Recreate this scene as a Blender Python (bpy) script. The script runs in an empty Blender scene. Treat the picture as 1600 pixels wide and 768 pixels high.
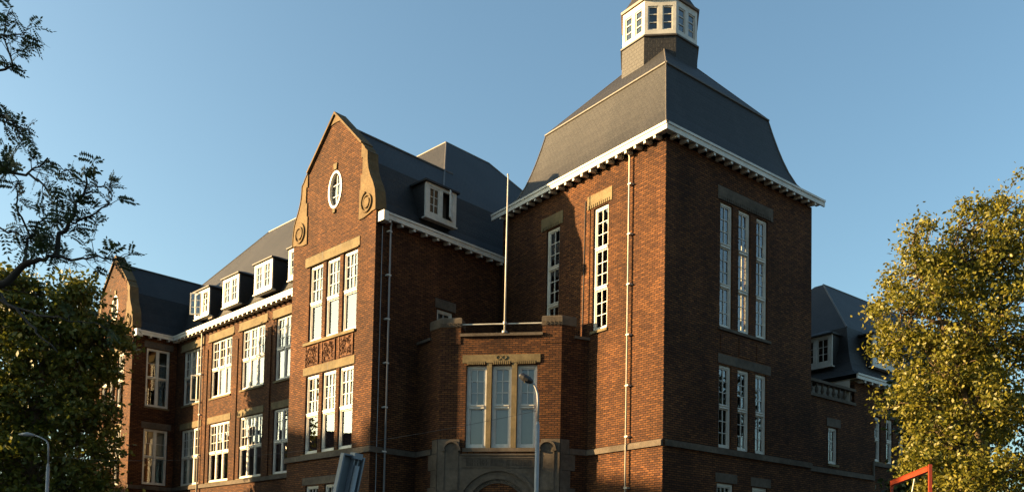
import bpy, math, random
import numpy as np
from mathutils import Vector, Matrix
from mathutils.geometry import tessellate_polygon

random.seed(7)
rng = np.random.default_rng(11)
sc = bpy.context.scene
COL = sc.collection
rad = math.radians

# ------------------------------------------------------------------ camera
F_PX, CX, CY, PITCH, ROLL = 1334.743, 872.22, 831.56, 0.0462724, -0.0173844
cam = bpy.data.cameras.new('camera')
cam.sensor_fit = 'HORIZONTAL'; cam.sensor_width = 36.0
cam.lens = F_PX / 1600 * 36
cam.shift_x = (800 - CX) / 1600
cam.shift_y = (CY - 384) / 1600
cam.clip_start = 0.1; cam.clip_end = 4000
cam_o = bpy.data.objects.new('camera', cam); COL.objects.link(cam_o)
cp, sp, cr, sr = math.cos(PITCH), math.sin(PITCH), math.cos(ROLL), math.sin(ROLL)
fw = Vector((0, cp, sp)); rt = Vector((1, 0, 0)); dn = -(rt.cross(fw))
r2 = rt * cr + dn * sr; d2 = -rt * sr + dn * cr
up = -d2; bk = -fw
cam_o.matrix_world = Matrix(((r2.x, up.x, bk.x, 0), (r2.y, up.y, bk.y, 0), (r2.z, up.z, bk.z, 1.7), (0, 0, 0, 1)))
sc.camera = cam_o

# ------------------------------------------------------------------ light
SUN_AZ, SUN_EL = rad(3.7), rad(13.0)          # direction the light travels in plan; elevation
world = bpy.data.worlds.new('World'); sc.world = world
world.use_nodes = True
wn = world.node_tree.nodes; wl = world.node_tree.links
wn.clear()
sky = wn.new('ShaderNodeTexSky'); sky.sky_type = 'NISHITA'; sky.sun_disc = False
sky.sun_elevation = SUN_EL
sky.sun_rotation = math.atan2(-math.cos(SUN_AZ), -math.sin(SUN_AZ))
sky.altitude = 0; sky.air_density = 1.0; sky.dust_density = 2.8; sky.ozone_density = 1.2
bg = wn.new('ShaderNodeBackground'); bg.inputs['Strength'].default_value = 0.054
wo = wn.new('ShaderNodeOutputWorld')
tint = wn.new('ShaderNodeMix'); tint.data_type = 'RGBA'; tint.blend_type = 'MULTIPLY'; tint.inputs[0].default_value = 1
tint.inputs[7].default_value = (0.83, 1.0, 0.985, 1)
wl.new(sky.outputs[0], tint.inputs[6]); wl.new(tint.outputs[2], bg.inputs[0]); wl.new(bg.outputs[0], wo.inputs[0])
sun = bpy.data.lights.new('sun', 'SUN'); sun.energy = 5.0; sun.angle = rad(0.55); sun.color = (1.0, 0.66, 0.31)
sun_o = bpy.data.objects.new('sun', sun); COL.objects.link(sun_o)
trav = Vector((math.cos(SUN_AZ) * math.cos(SUN_EL), math.sin(SUN_AZ) * math.cos(SUN_EL), -math.sin(SUN_EL)))
sun_o.rotation_euler = trav.to_track_quat('-Z', 'Y').to_euler()
sun_o.location = (-30, 0, 40)
vs = sc.view_settings
vs.view_transform = 'Standard'; vs.look = 'None'; vs.gamma = 1.0; vs.use_curve_mapping = False
vs.exposure = 2.44
sc.render.engine = 'CYCLES'
sc.cycles.max_bounces = 6; sc.cycles.transparent_max_bounces = 12
sc.cycles.use_denoising = True

# ------------------------------------------------------------------ materials
def mat(name, base, rough=0.8, spec=0.3, build=None):
    m = bpy.data.materials.new(name); m.use_nodes = True
    nt = m.node_tree; b = nt.nodes['Principled BSDF']
    b.inputs['Base Color'].default_value = (*base, 1)
    b.inputs['Roughness'].default_value = rough
    b.inputs['Specular IOR Level'].default_value = spec
    if build: build(nt, b)
    return m

def N(nt, kind, **kw):
    n = nt.nodes.new(kind)
    for k, v in kw.items():
        if k in n.inputs.keys(): n.inputs[k].default_value = v
        else: setattr(n, k, v)
    return n

def noise(nt, vec, scale, detail=4, rough=0.6):
    n = N(nt, 'ShaderNodeTexNoise', Scale=scale, Detail=detail, Roughness=rough)
    nt.links.new(vec, n.inputs['Vector']); return n

def ramp(nt, fac, lo, hi, c0, c1):
    r = N(nt, 'ShaderNodeMapRange'); r.inputs[1].default_value = lo; r.inputs[2].default_value = hi
    r.inputs[3].default_value = c0; r.inputs[4].default_value = c1
    nt.links.new(fac, r.inputs[0]); return r.outputs[0]

def mul(nt, col, val):
    m = N(nt, 'ShaderNodeMix', data_type='RGBA', blend_type='MULTIPLY'); m.inputs[0].default_value = 1
    nt.links.new(col, m.inputs[6]); nt.links.new(val, m.inputs[7]); return m.outputs[2]

def brick_mat(name, c1, c2, mortar, bw=0.225, rh=0.076, ms=0.013, bump=0.55, stain=True, rough=0.88, spec=0.15, var=(0.60, 1.42)):
    def f(nt, b):
        uv = N(nt, 'ShaderNodeTexCoord')
        br = N(nt, 'ShaderNodeTexBrick', Scale=1.0)
        br.inputs['Color1'].default_value = (*c1, 1); br.inputs['Color2'].default_value = (*c2, 1)
        br.inputs['Mortar'].default_value = (*mortar, 1)
        br.inputs['Mortar Size'].default_value = ms; br.inputs['Mortar Smooth'].default_value = 0.25
        br.inputs['Brick Width'].default_value = bw; br.inputs['Row Height'].default_value = rh
        br.inputs['Bias'].default_value = -0.05
        # slightly wavy courses
        dn_ = noise(nt, uv.outputs['UV'], 2.2, 2)
        va = N(nt, 'ShaderNodeVectorMath', operation='MULTIPLY_ADD')
        nt.links.new(dn_.outputs['Color'], va.inputs[0]); va.inputs[1].default_value = (0.02, 0.02, 0)
        nt.links.new(uv.outputs['UV'], va.inputs[2])
        nt.links.new(va.outputs[0], br.inputs['Vector'])
        # every so often a much darker, burnt or paler brick
        mp = N(nt, 'ShaderNodeMapping'); mp.inputs['Scale'].default_value = (4.2, 13.5, 1)
        nt.links.new(uv.outputs['UV'], mp.inputs['Vector'])
        n1 = noise(nt, mp.outputs[0], 1.0, 3, 0.75)
        v1 = ramp(nt, n1.outputs[0], 0.3, 0.7, var[0], var[1])
        n2 = noise(nt, uv.outputs['UV'], 0.35, 5, 0.62)
        v2 = ramp(nt, n2.outputs[0], 0.28, 0.72, 0.55, 1.36)
        c = mul(nt, br.outputs[0], v1); c = mul(nt, c, v2)
        if stain:
            mp2 = N(nt, 'ShaderNodeMapping'); mp2.inputs['Scale'].default_value = (1.4, 0.16, 1)
            nt.links.new(uv.outputs['UV'], mp2.inputs['Vector'])
            n3 = noise(nt, mp2.outputs[0], 1.0, 4, 0.6)
            c = mul(nt, c, ramp(nt, n3.outputs[0], 0.3, 0.7, 0.70, 1.18))
        nt.links.new(c, b.inputs['Base Color'])
        bp = N(nt, 'ShaderNodeBump', Strength=bump, Distance=0.012, invert=True)
        ad = N(nt, 'ShaderNodeMath', operation='ADD'); nt.links.new(br.outputs['Fac'], ad.inputs[0])
        sc_ = N(nt, 'ShaderNodeMath', operation='MULTIPLY'); sc_.inputs[1].default_value = 0.7
        nt.links.new(n1.outputs[0], sc_.inputs[0]); nt.links.new(sc_.outputs[0], ad.inputs[1])
        nt.links.new(ad.outputs[0], bp.inputs['Height'])
        nt.links.new(bp.outputs[0], b.inputs['Normal'])
    return mat(name, c1, rough, spec, f)

def mottled(name, base, lo, hi, s1, s2, rough=0.8, spec=0.3, bump=0.0, bs=30):
    def f(nt, b):
        tc = N(nt, 'ShaderNodeTexCoord')
        n1 = noise(nt, tc.outputs['Object'], s1, 5, 0.65); n2 = noise(nt, tc.outputs['Object'], s2, 3)
        rgb = N(nt, 'ShaderNodeRGB'); rgb.outputs[0].default_value = (*base, 1)
        c = mul(nt, rgb.outputs[0], ramp(nt, n1.outputs[0], 0.3, 0.7, lo, hi))
        c = mul(nt, c, ramp(nt, n2.outputs[0], 0.3, 0.7, (1 + lo) / 2, (1 + hi) / 2))
        nt.links.new(c, b.inputs['Base Color'])
        if bump:
            n3 = noise(nt, tc.outputs['Object'], bs, 4)
            bp = N(nt, 'ShaderNodeBump', Strength=bump, Distance=0.01)
            nt.links.new(n3.outputs[0], bp.inputs['Height']); nt.links.new(bp.outputs[0], b.inputs['Normal'])
    return mat(name, base, rough, spec, f)

M = {}
M['brick'] = brick_mat('brick', (0.106, 0.0430, 0.0148), (0.046, 0.0175, 0.0082), (0.012, 0.0075, 0.0055))
M['slate'] = brick_mat('slate', (0.0175, 0.0164, 0.0155), (0.0125, 0.0121, 0.0120), (0.006, 0.006, 0.0063), bw=0.20, rh=0.15, ms=0.011,
                       bump=0.5, stain=True, rough=0.62, spec=0.35, var=(0.80, 1.22))
M['stone'] = mottled('stone', (0.125, 0.098, 0.052), 0.62, 1.2, 1.6, 9.0, 0.85, 0.2, 0.4, 26)
M['gable_stone'] = mottled('gable_stone', (0.115, 0.078, 0.037), 0.62, 1.2, 1.6, 9.0, 0.85, 0.2, 0.4, 26)
M['dark_stone'] = mottled('dark_stone', (0.085, 0.069, 0.053), 0.55, 1.25, 1.1, 8.0, 0.88, 0.2, 0.5, 26)
M['white'] = mottled('white_paint', (0.50, 0.485, 0.435), 0.74, 1.06, 1.3, 7.0, 0.45, 0.4)
M['plaster'] = mottled('plaster', (0.36, 0.33, 0.28), 0.9, 1.05, 0.6, 3.0, 0.9, 0.1)
M['floor'] = mottled('floor', (0.13, 0.10, 0.08), 0.9, 1.05, 0.6, 3.0, 0.7, 0.2)
M['lead'] = mottled('lead', (0.075, 0.066, 0.056), 0.75, 1.15, 1.5, 6.0, 0.55, 0.4)
M['copper_trim'] = mottled('brown_trim', (0.10, 0.058, 0.034), 0.8, 1.1, 1.5, 6.0, 0.55, 0.4)
M['pipe_cream'] = mottled('pipe_cream', (0.44, 0.40, 0.33), 0.85, 1.05, 1.5, 6.0, 0.5, 0.4)
M['pipe_grey'] = mottled('pipe_grey', (0.20, 0.21, 0.22), 0.85, 1.05, 1.5, 6.0, 0.5, 0.4)
M['galv'] = mottled('galvanised_steel', (0.20, 0.205, 0.21), 0.85, 1.08, 2.0, 9.0, 0.45, 0.5)
M['lamp_dark'] = mottled('lamp_housing', (0.02, 0.02, 0.022), 0.9, 1.1, 2.0, 9.0, 0.5, 0.4)
M['sign_back'] = mottled('sign_back', (0.075, 0.09, 0.105), 0.82, 1.1, 3.0, 14.0, 0.5, 0.45)
M['sign_edge'] = mottled('sign_edge', (0.14, 0.16, 0.185), 0.85, 1.08, 3.0, 14.0, 0.5, 0.45)
M['red_steel'] = mottled('red_steel', (0.22, 0.028, 0.008), 0.8, 1.12, 3.0, 14.0, 0.45, 0.45)
M['wire'] = mat('wire', (0.03, 0.03, 0.03), 0.6)
M['curtain'] = mottled('curtain', (0.50, 0.48, 0.44), 0.85, 1.05, 1.0, 5.0, 0.9, 0.1)
M['blind'] = mottled('blind', (0.25, 0.215, 0.165), 0.92, 1.04, 1.0, 5.0, 0.9, 0.1)
M['asphalt'] = mottled('asphalt', (0.05, 0.05, 0.052), 0.7, 1.25, 0.5, 8.0, 0.9, 0.2, 0.4, 40)
M['paving'] = mottled('paving', (0.10, 0.088, 0.08), 0.7, 1.2, 0.5, 8.0, 0.9, 0.2, 0.4, 40)
M['house_brick'] = brick_mat('house_brick', (0.14, 0.06, 0.035), (0.09, 0.036, 0.024), (0.1, 0.085, 0.07))
M['tile'] = brick_mat('roof_tile', (0.16, 0.06, 0.04), (0.11, 0.045, 0.035), (0.05, 0.03, 0.02), bw=0.25, rh=0.3, ms=0.02)

def carved(nt, b):
    tc = N(nt, 'ShaderNodeTexCoord')
    v = N(nt, 'ShaderNodeTexVoronoi', Scale=9.0, feature='DISTANCE_TO_EDGE'); nt.links.new(tc.outputs['UV'], v.inputs['Vector'])
    n = noise(nt, tc.outputs['UV'], 7.0, 3)
    c = N(nt, 'ShaderNodeMix', data_type='RGBA')
    c.inputs[6].default_value = (0.045, 0.018, 0.010, 1); c.inputs[7].default_value = (0.12, 0.055, 0.025, 1)
    nt.links.new(ramp(nt, n.outputs[0], 0.4, 0.6, 0, 1), c.inputs[0]); nt.links.new(c.outputs[2], b.inputs['Base Color'])
    bp = N(nt, 'ShaderNodeBump', Strength=0.9, Distance=0.05)
    ad = N(nt, 'ShaderNodeMath', operation='ADD'); nt.links.new(v.outputs[0], ad.inputs[0]); nt.links.new(n.outputs[0], ad.inputs[1])
    nt.links.new(ad.outputs[0], bp.inputs['Height']); nt.links.new(bp.outputs[0], b.inputs['Normal'])
M['carved'] = mat('carved_terracotta', (0.2, 0.09, 0.05), 0.85, 0.2, carved)

def glass_mat():
    m = bpy.data.materials.new('window_glass'); m.use_nodes = True
    nt = m.node_tree; nt.nodes.clear()
    out = N(nt, 'ShaderNodeOutputMaterial'); mx = N(nt, 'ShaderNodeMixShader')
    tr = N(nt, 'ShaderNodeBsdfTransparent'); gl = N(nt, 'ShaderNodeBsdfGlossy', Roughness=0.0)
    tr.inputs[0].default_value = (0.80, 0.83, 0.82, 1); gl.inputs[0].default_value = (1, 1, 1, 1)
    fr = N(nt, 'ShaderNodeFresnel', IOR=1.5)
    m2 = N(nt, 'ShaderNodeMath', operation='MULTIPLY', use_clamp=True); m2.inputs[1].default_value = 2.2
    nt.links.new(fr.outputs[0], m2.inputs[0]); nt.links.new(m2.outputs[0], mx.inputs[0])
    tc = N(nt, 'ShaderNodeTexCoord'); n = noise(nt, tc.outputs['Object'], 1.3, 1)
    bp = N(nt, 'ShaderNodeBump', Strength=0.05, Distance=0.02)
    nt.links.new(n.outputs[0], bp.inputs['Height']); nt.links.new(bp.outputs[0], gl.inputs['Normal'])
    nt.links.new(tr.outputs[0], mx.inputs[1]); nt.links.new(gl.outputs[0], mx.inputs[2]); nt.links.new(mx.outputs[0], out.inputs[0])
    return m
M['glass'] = glass_mat()

def leaf_mat(name, a, b_, transl=0.3, rough=0.5):
    m = bpy.data.materials.new(name); m.use_nodes = True
    nt = m.node_tree; nt.nodes.clear()
    out = N(nt, 'ShaderNodeOutputMaterial')
    geo = N(nt, 'ShaderNodeNewGeometry')
    tc = N(nt, 'ShaderNodeTexCoord')
    n = noise(nt, tc.outputs['Object'], 0.9, 3)
    ad = N(nt, 'ShaderNodeMath', operation='ADD'); nt.links.new(geo.outputs['Random Per Island'], ad.inputs[0]); nt.links.new(n.outputs[0], ad.inputs[1])
    mx = N(nt, 'ShaderNodeMix', data_type='RGBA'); mx.inputs[6].default_value = (*a, 1); mx.inputs[7].default_value = (*b_, 1)
    nt.links.new(ramp(nt, ad.outputs[0], 0.35, 1.35, 0, 1), mx.inputs[0])
    df = N(nt, 'ShaderNodeBsdfPrincipled', Roughness=rough); df.inputs['Specular IOR Level'].default_value = 0.3
    tl = N(nt, 'ShaderNodeBsdfTranslucent')
    nt.links.new(mx.outputs[2], df.inputs['Base Color']); nt.links.new(mx.outputs[2], tl.inputs[0])
    ms = N(nt, 'ShaderNodeMixShader'); ms.inputs[0].default_value = transl
    nt.links.new(df.outputs[0], ms.inputs[1]); nt.links.new(tl.outputs[0], ms.inputs[2]); nt.links.new(ms.outputs[0], out.inputs[0])
    return m
M['leaf_gold'] = leaf_mat('leaf_gold', (0.042, 0.054, 0.006), (0.160, 0.142, 0.015))
M['leaf_green'] = leaf_mat('leaf_green', (0.034, 0.052, 0.008), (0.108, 0.112, 0.015))
M['leaf_dark'] = leaf_mat('leaf_dark', (0.018, 0.030, 0.010), (0.04, 0.055, 0.016), 0.2)
M['bark'] = mottled('bark', (0.10, 0.075, 0.05), 0.6, 1.3, 3.0, 14.0, 0.9, 0.15, 0.6, 20)
M['bark_dark'] = mottled('bark_dark', (0.035, 0.03, 0.026), 0.6, 1.3, 3.0, 14.0, 0.9, 0.15, 0.6, 20)
M['bark_pale'] = mottled('bark_pale', (0.10, 0.072, 0.04), 0.55, 1.2, 3.0, 14.0, 0.9, 0.15, 0.6, 20)

# ------------------------------------------------------------------ mesh builder
class Fr:
    """a vertical wall frame: u along the wall, z up, off outward."""
    def __init__(s, o, d):
        s.o = Vector((o[0], o[1], 0)); s.d = Vector((d[0], d[1], 0)).normalized(); s.n = Vector((s.d.y, -s.d.x, 0))
    def p(s, u, z, off=0.0):
        return s.o + s.d * u + s.n * off + Vector((0, 0, z))
    def shift(s, u, off):
        q = s.o + s.d * u + s.n * off; return Fr((q.x, q.y), (s.d.x, s.d.y))

class MB:
    def __init__(s): s.v = []; s.f = []; s.m = []
    def face(s, pts, m=0):
        i = len(s.v); s.v += [Vector(p) for p in pts]; s.f.append(tuple(range(i, i + len(pts)))); s.m.append(m)
    def hexa(s, a, b, m=0):      # a: 4 pts, b: 4 pts opposite
        i = len(s.v); s.v += [Vector(p) for p in list(a) + list(b)]
        c = sum((Vector(p) for p in list(a) + list(b)), Vector()) / 8
        for q in ((0, 1, 2, 3), (4, 5, 6, 7), (0, 1, 5, 4), (1, 2, 6, 5), (2, 3, 7, 6), (3, 0, 4, 7)):
            P = [s.v[i + k] for k in q]
            n = (P[1] - P[0]).cross(P[2] - P[0])
            if n.dot((P[0] + P[2]) / 2 - c) < 0: q = q[::-1]
            s.f.append(tuple(i + k for k in q)); s.m.append(m)
    def box(s, F, u0, u1, z0, z1, o0, o1, m=0):
        s.hexa([F.p(u0, z0, o0), F.p(u1, z0, o0), F.p(u1, z1, o0), F.p(u0, z1, o0)],
               [F.p(u0, z0, o1), F.p(u1, z0, o1), F.p(u1, z1, o1), F.p(u0, z1, o1)], m)
    def prism(s, F, poly, o0, o1, m=0, holes=(), back=True, sides=True):
        """poly: (u,z) outline in a wall frame, extruded between offsets o0 (front) and o1."""
        loops = [list(poly)] + [list(h) for h in holes]
        flat = [q for l in loops for q in l]
        tris = tessellate_polygon([[Vector((q[0], q[1], 0)) for q in l] for l in loops])
        def add(off, flip):
            i = len(s.v); s.v += [F.p(q[0], q[1], off) for q in flat]
            for t in tris:
                P = [s.v[i + k] for k in t]; n = (P[1] - P[0]).cross(P[2] - P[0])
                t = tuple(i + k for k in t)
                if (n.dot(F.n) < 0) != flip: t = t[::-1]
                s.f.append(t); s.m.append(m)
        add(o0, False)
        if back: add(o1, True)
        if sides:
            for k, l in enumerate(loops):
                ar = sum(l[j][0] * l[(j + 1) % len(l)][1] - l[(j + 1) % len(l)][0] * l[j][1] for j in range(len(l)))
                for j in range(len(l)):
                    a, b = l[j], l[(j + 1) % len(l)]
                    q = [F.p(*a, o0), F.p(*b, o0), F.p(*b, o1), F.p(*a, o1)]
                    if (ar > 0) != (k > 0): q = q[::-1]
                    s.face(q, m)
    def tube(s, pts, r, seg=8, m=0, caps=True, r2=None):
        pts = [Vector(p) for p in pts]; n = len(pts)
        rs = r if isinstance(r, (list, tuple)) else [r + (0 if r2 is None else (r2 - r) * k / max(1, n - 1)) for k in range(n)]
        base = len(s.v); ref = None
        for k in range(n):
            t = (pts[min(k + 1, n - 1)] - pts[max(k - 1, 0)]).normalized()
            if ref is None: ref = Vector((0, 0, 1)) if abs(t.z) < 0.9 else Vector((1, 0, 0))
            a = (ref - t * ref.dot(t)).normalized(); b = t.cross(a); ref = a
            for j in range(seg):
                w = 2 * math.pi * j / seg
                s.v.append(pts[k] + (a * math.cos(w) + b * math.sin(w)) * rs[k])
        for k in range(n - 1):
            for j in range(seg):
                j2 = (j + 1) % seg
                s.f.append((base + k * seg + j, base + k * seg + j2, base + (k + 1) * seg + j2, base + (k + 1) * seg + j)); s.m.append(m)
        if caps:
            s.f.append(tuple(base + j for j in range(seg))[::-1]); s.m.append(m)
            s.f.append(tuple(base + (n - 1) * seg + j for j in range(seg))); s.m.append(m)
    def rings(s, rows, m=0, closed=True):
        for a, b in zip(rows[:-1], rows[1:]):
            n = len(a)
            for j in range(n if closed else n - 1):
                k = (j + 1) % n
                s.face([a[j], a[k], b[k], b[j]], m)
    def build(s, name, mats, parent=None, origin=None, smooth=False, fix=False):
        org = Vector(origin) if origin is not None else (root_origin(parent) if parent else Vector((0, 0, 0)))
        me = bpy.data.meshes.new(name)
        me.from_pydata([tuple(v - org) for v in s.v], [], s.f)
        for x in (mats if isinstance(mats, (list, tuple)) else [mats]): me.materials.append(M[x] if isinstance(x, str) else x)
        me.polygons.foreach_set('material_index', s.m)
        me.polygons.foreach_set('use_smooth', [smooth] * len(s.f))
        me.update()
        uv = me.uv_layers.new(name='UVMap'); data = np.zeros((len(me.loops), 2))
        for p, idx in zip(me.polygons, s.f):
            n = p.normal
            h = math.hypot(n.x, n.y)
            if h < 0.05: t = Vector((1, 0, 0)); w = Vector((0, 1, 0))
            else:
                t = Vector((-n.y / h, n.x / h, 0)); w = n.cross(t); 
                if w.z < 0: w = -w
            for li, vi in zip(p.loop_indices, idx):
                q = s.v[vi]; data[li] = (q.dot(t), q.dot(w))
        uv.data.foreach_set('uv', data.ravel())
        o = bpy.data.objects.new(name, me); COL.objects.link(o)
        if parent: o.parent = parent
        elif origin is not None: o.location = org
        return o

def root_origin(o):
    while o.parent: o = o.parent
    return Vector(o.location)

def thing(name, loc, label, cat, group=None):
    o = bpy.data.objects.new(name, None); COL.objects.link(o); o.location = loc; o.empty_display_size = 0.3
    o['label'] = label; o['category'] = cat
    if group: o['group'] = group
    return o
def tag(o, label, cat, group=None):
    o['label'] = label; o['category'] = cat
    if group: o['group'] = group
    return o

# ------------------------------------------------------------------ ground
def sheet(name, x0, x1, y0, y1, z, m):
    b = MB(); b.face([(x0, y0, z), (x1, y0, z), (x1, y1, z), (x0, y1, z)]); o = b.build(name, m); o['kind'] = 'structure'; return o
sheet('ground', -900, 900, -900, 900, 0.0, 'paving')
b = MB()
for (x0, x1, y0, y1) in ((-56, 60, -9, 13), (-56, -31, 13, 90)):
    b.face([(x0, y0, 0.004), (x1, y0, 0.004), (x1, y1, 0.004), (x0, y1, 0.004)])
o = b.build('road', 'asphalt'); o['kind'] = 'structure'

# ------------------------------------------------------------------ frames of the school
TT, TW = 0.690210, 0.826317
tl = Vector((-math.sin(TT), math.cos(TT))); tr = Vector((math.cos(TT), math.sin(TT)))
wlv = Vector((-math.sin(TW), math.cos(TW))); wrv = Vector((math.cos(TW), math.sin(TW)))
T0 = (3.36, 27.72); G0 = (-6.81, 30.47)
TL = Fr(T0, -tl); TR = Fr(T0, tr)
GF = Fr(G0, -wlv); GS = Fr(G0, wrv)
WF = GF.shift(0, -2.9)
FF = GF.shift(-23.3, -0.45); FS = Fr((FF.o.x, FF.o.y), wrv)
bd = rad(82)
BRp = Vector((0.01, 30.15)); BF = Fr(BRp, (math.sin(bd), -math.cos(bd)))
BLp = BF.p(-4.46, 0); Ip = GS.p(2.06, 0); Jp = TL.p(-3.74, 0)
LF = Fr((Ip.x, Ip.y), (BLp - Ip).xy); LFL = (BLp - Ip).length
RF = Fr(BRp, (Jp.xy - BRp)); RFL = (Jp.xy - BRp).length
AF = TR.shift(0, -0.5)
PW = 12.2
Pc = AF.p(PW, 0); PS = Fr((Pc.x, Pc.y), tl)     # left side wall of the far pavilion

school = thing('school_building', (T0[0], T0[1], 0), 'dark red brick school with white windows, scrolled gables, slate roofs and a square corner tower', 'school')

def wall(name, F, u0, u1, z0, z1, ops=(), th=0.35, label=None, m=('brick', 'plaster')):
    b = MB()
    us = sorted({u0, u1, *[x for o_ in ops for x in o_[:2]]}); zs = sorted({z0, z1, *[x for o_ in ops for x in o_[2:4]]})
    for i in range(len(us) - 1):
        for j in range(len(zs) - 1):
            cu, cz = (us[i] + us[i + 1]) / 2, (zs[j] + zs[j + 1]) / 2
            if any(a < cu < c and d < cz < e for a, c, d, e in ops): continue
            b.face([F.p(us[i], zs[j]), F.p(us[i + 1], zs[j]), F.p(us[i + 1], zs[j + 1]), F.p(us[i], zs[j + 1])], 0)
            b.face([F.p(us[i], zs[j], -th), F.p(us[i], zs[j + 1], -th), F.p(us[i + 1], zs[j + 1], -th), F.p(us[i + 1], zs[j], -th)], 1)
    for a, c, d, e in ops:
        for (p, q) in (((a, d), (a, e)), ((a, e), (c, e)), ((c, e), (c, d)), ((c, d), (a, d))):
            b.face([F.p(*p), F.p(*q), F.p(*q, -th), F.p(*p, -th)], 0)
    o = b.build(name, list(m), school)
    if label: o['label'] = label
    return o

def window(F, u0, u1, z0, z1, lights=1, tiers=((0, 1, 2, 3),), fr=0.082, sash=0.038, sill=True, curtain=None, parent=None,
           base=-0.07, name='window', label=None, mul_w=0.10, transom=0.11, sillh=0.10, sillover=0.06, open_light=None):
    """white timber window in an opening; children: pane, sill, curtain."""
    par = parent or school
    b = MB(); g = MB()
    o0, o1 = base, base - 0.09
    b.box(F, u0, u0 + fr, z0, z1, o0, o1); b.box(F, u1 - fr, u1, z0, z1, o0, o1)
    b.box(F, u0 + fr, u1 - fr, z1 - fr, z1, o0, o1); b.box(F, u0 + fr, u1 - fr, z0, z0 + fr, o0 + 0.012, o1)
    iu0, iu1 = u0 + fr, u1 - fr; iz0, iz1 = z0 + fr, z1 - fr
    lw = (iu1 - iu0 - (lights - 1) * mul_w) / lights
    for k in range(1, lights):
        a = iu0 + k * lw + (k - 1) * mul_w
        b.box(F, a, a + mul_w, iz0, iz1, o0 - 0.004, o1 + 0.004)
    H = iz1 - iz0
    spans = []
    for k, (f0, f1, c, r) in enumerate(tiers):
        a = iz0 + H * f0 + (transom / 2 if f0 > 0 else 0); e = iz0 + H * f1 - (transom / 2 if f1 < 1 else 0)
        spans.append((a, e, c, r))
        if f0 > 0:
            zt = iz0 + H * f0
            for l in range(lights):
                a0 = iu0 + l * (lw + mul_w)
                b.box(F, a0, a0 + lw, zt - transom / 2, zt + transom / 2, o0 + 0.03, o1 + 0.004)
                b.box(F, a0, a0 + lw, zt + transom / 2 - 0.03, zt + transom / 2, o0 + 0.06, o0 + 0.03)
    for l in range(lights):
        a0 = iu0 + l * (lw + mul_w); a1 = a0 + lw
        for ti, (za, ze, c, r) in enumerate(spans):
            if open_light and open_light == (l, ti): continue
            s0, s1 = o0 - 0.028, o1 + 0.012
            b.box(F, a0, a0 + sash, za, ze, s0, s1); b.box(F, a1 - sash, a1, za, ze, s0, s1)
            b.box(F, a0 + sash, a1 - sash, ze - sash, ze, s0, s1); b.box(F, a0 + sash, a1 - sash, za, za + sash * 1.3, s0, s1)
            x0, x1, y0, y1 = a0 + sash, a1 - sash, za + sash * 1.3, ze - sash
            for i in range(1, c):
                xm = x0 + (x1 - x0) * i / c; b.box(F, xm - 0.0115, xm + 0.0115, y0, y1, s0 - 0.006, s1 + 0.004)
            for j in range(1, r):
                ym = y0 + (y1 - y0) * j / r; b.box(F, x0, x1, ym - 0.0115, ym + 0.0115, s0 - 0.009, s1 + 0.006)
            # panes: each a hair out of true, as old glass is
            go = s1 + 0.012
            for i in range(c):
                for j in range(r):
                    px0, px1 = x0 + (x1 - x0) * i / c, x0 + (x1 - x0) * (i + 1) / c
                    py0, py1 = y0 + (y1 - y0) * j / r, y0 + (y1 - y0) * (j + 1) / r
                    t1, t2 = random.uniform(-1, 1) * 0.004, random.uniform(-1, 1) * 0.004
                    g.face([F.p(px0, py0, go + t1 + t2), F.p(px1, py0, go - t1 + t2), F.p(px1, py1, go - t1 - t2), F.p(px0, py1, go + t1 - t2)])
    w = b.build(name, 'white', par)
    if label: w['label'] = label
    sub = w if par is school else par
    g.build('pane', 'glass', sub)
    if open_light:
        l, ti = open_light; za, ze, c, r = spans[ti]; a0 = iu0 + l * (lw + mul_w); a1 = a0 + lw
        sF = Fr(F.p(a1, 0, o0 + 0.01).xy, (-(F.d * math.cos(rad(38))) + F.n * math.sin(rad(38))).xy)
        bb = MB(); 
        bb.box(sF, 0, 0.06, za, ze, 0, 0.04); bb.box(sF, lw - 0.06, lw, za, ze, 0, 0.04)
        bb.box(sF, 0.06, lw - 0.06, za, za + 0.06, 0, 0.04); bb.box(sF, 0.06, lw - 0.06, ze - 0.06, ze, 0, 0.04)
        for i in range(1, c):
            xm = 0.06 + (lw - 0.12) * i / c; bb.box(sF, xm - 0.014, xm + 0.014, za + 0.06, ze - 0.06, 0.008, 0.032)
        for j in range(1, r):
            ym = za + 0.06 + (ze - za - 0.12) * j / r; bb.box(sF, 0.06, lw - 0.06, ym - 0.014, ym + 0.014, 0.009, 0.031)
        n0 = len(bb.f); bb.face([sF.p(0.06, za + 0.06, 0.02), sF.p(lw - 0.06, za + 0.06, 0.02), sF.p(lw - 0.06, ze - 0.06, 0.02), sF.p(0.06, ze - 0.06, 0.02)], 1)
        so = bb.build('open_sash', ['white', 'glass'], sub)
    if sill:
        s_ = MB(); s_.box(F, u0 - 0.05, u1 + 0.05, z0 - sillh, z0 - 0.004, sillover, base - 0.02); s_.build('sill', 'stone', sub)
    if curtain:
        cm, f0, f1 = curtain
        c_ = MB(); n = 40; zc0, zc1 = z0 + (z1 - z0) * f0, z1 - 0.02
        for k in range(n):
            a, e = u0 + 0.02 + (u1 - u0 - 0.04) * k / n, u0 + 0.02 + (u1 - u0 - 0.04) * (k + 1) / n
            fa, fe = (0.035 * math.sin(k * 1.9) + 0.02 * math.sin(k * 0.7), 0.035 * math.sin((k + 1) * 1.9) + 0.02 * math.sin((k + 1) * 0.7)) if cm == 'curtain' else (0, 0)
            c_.face([F.p(a, zc0, base - 0.24 + fa), F.p(e, zc0, base - 0.24 + fe), F.p(e, zc1, base - 0.24 + fe), F.p(a, zc1, base - 0.24 + fa)])
        c_.build('curtain' if cm == 'curtain' else 'blind', cm, sub, smooth=(cm == 'curtain'))
    return w

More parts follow.
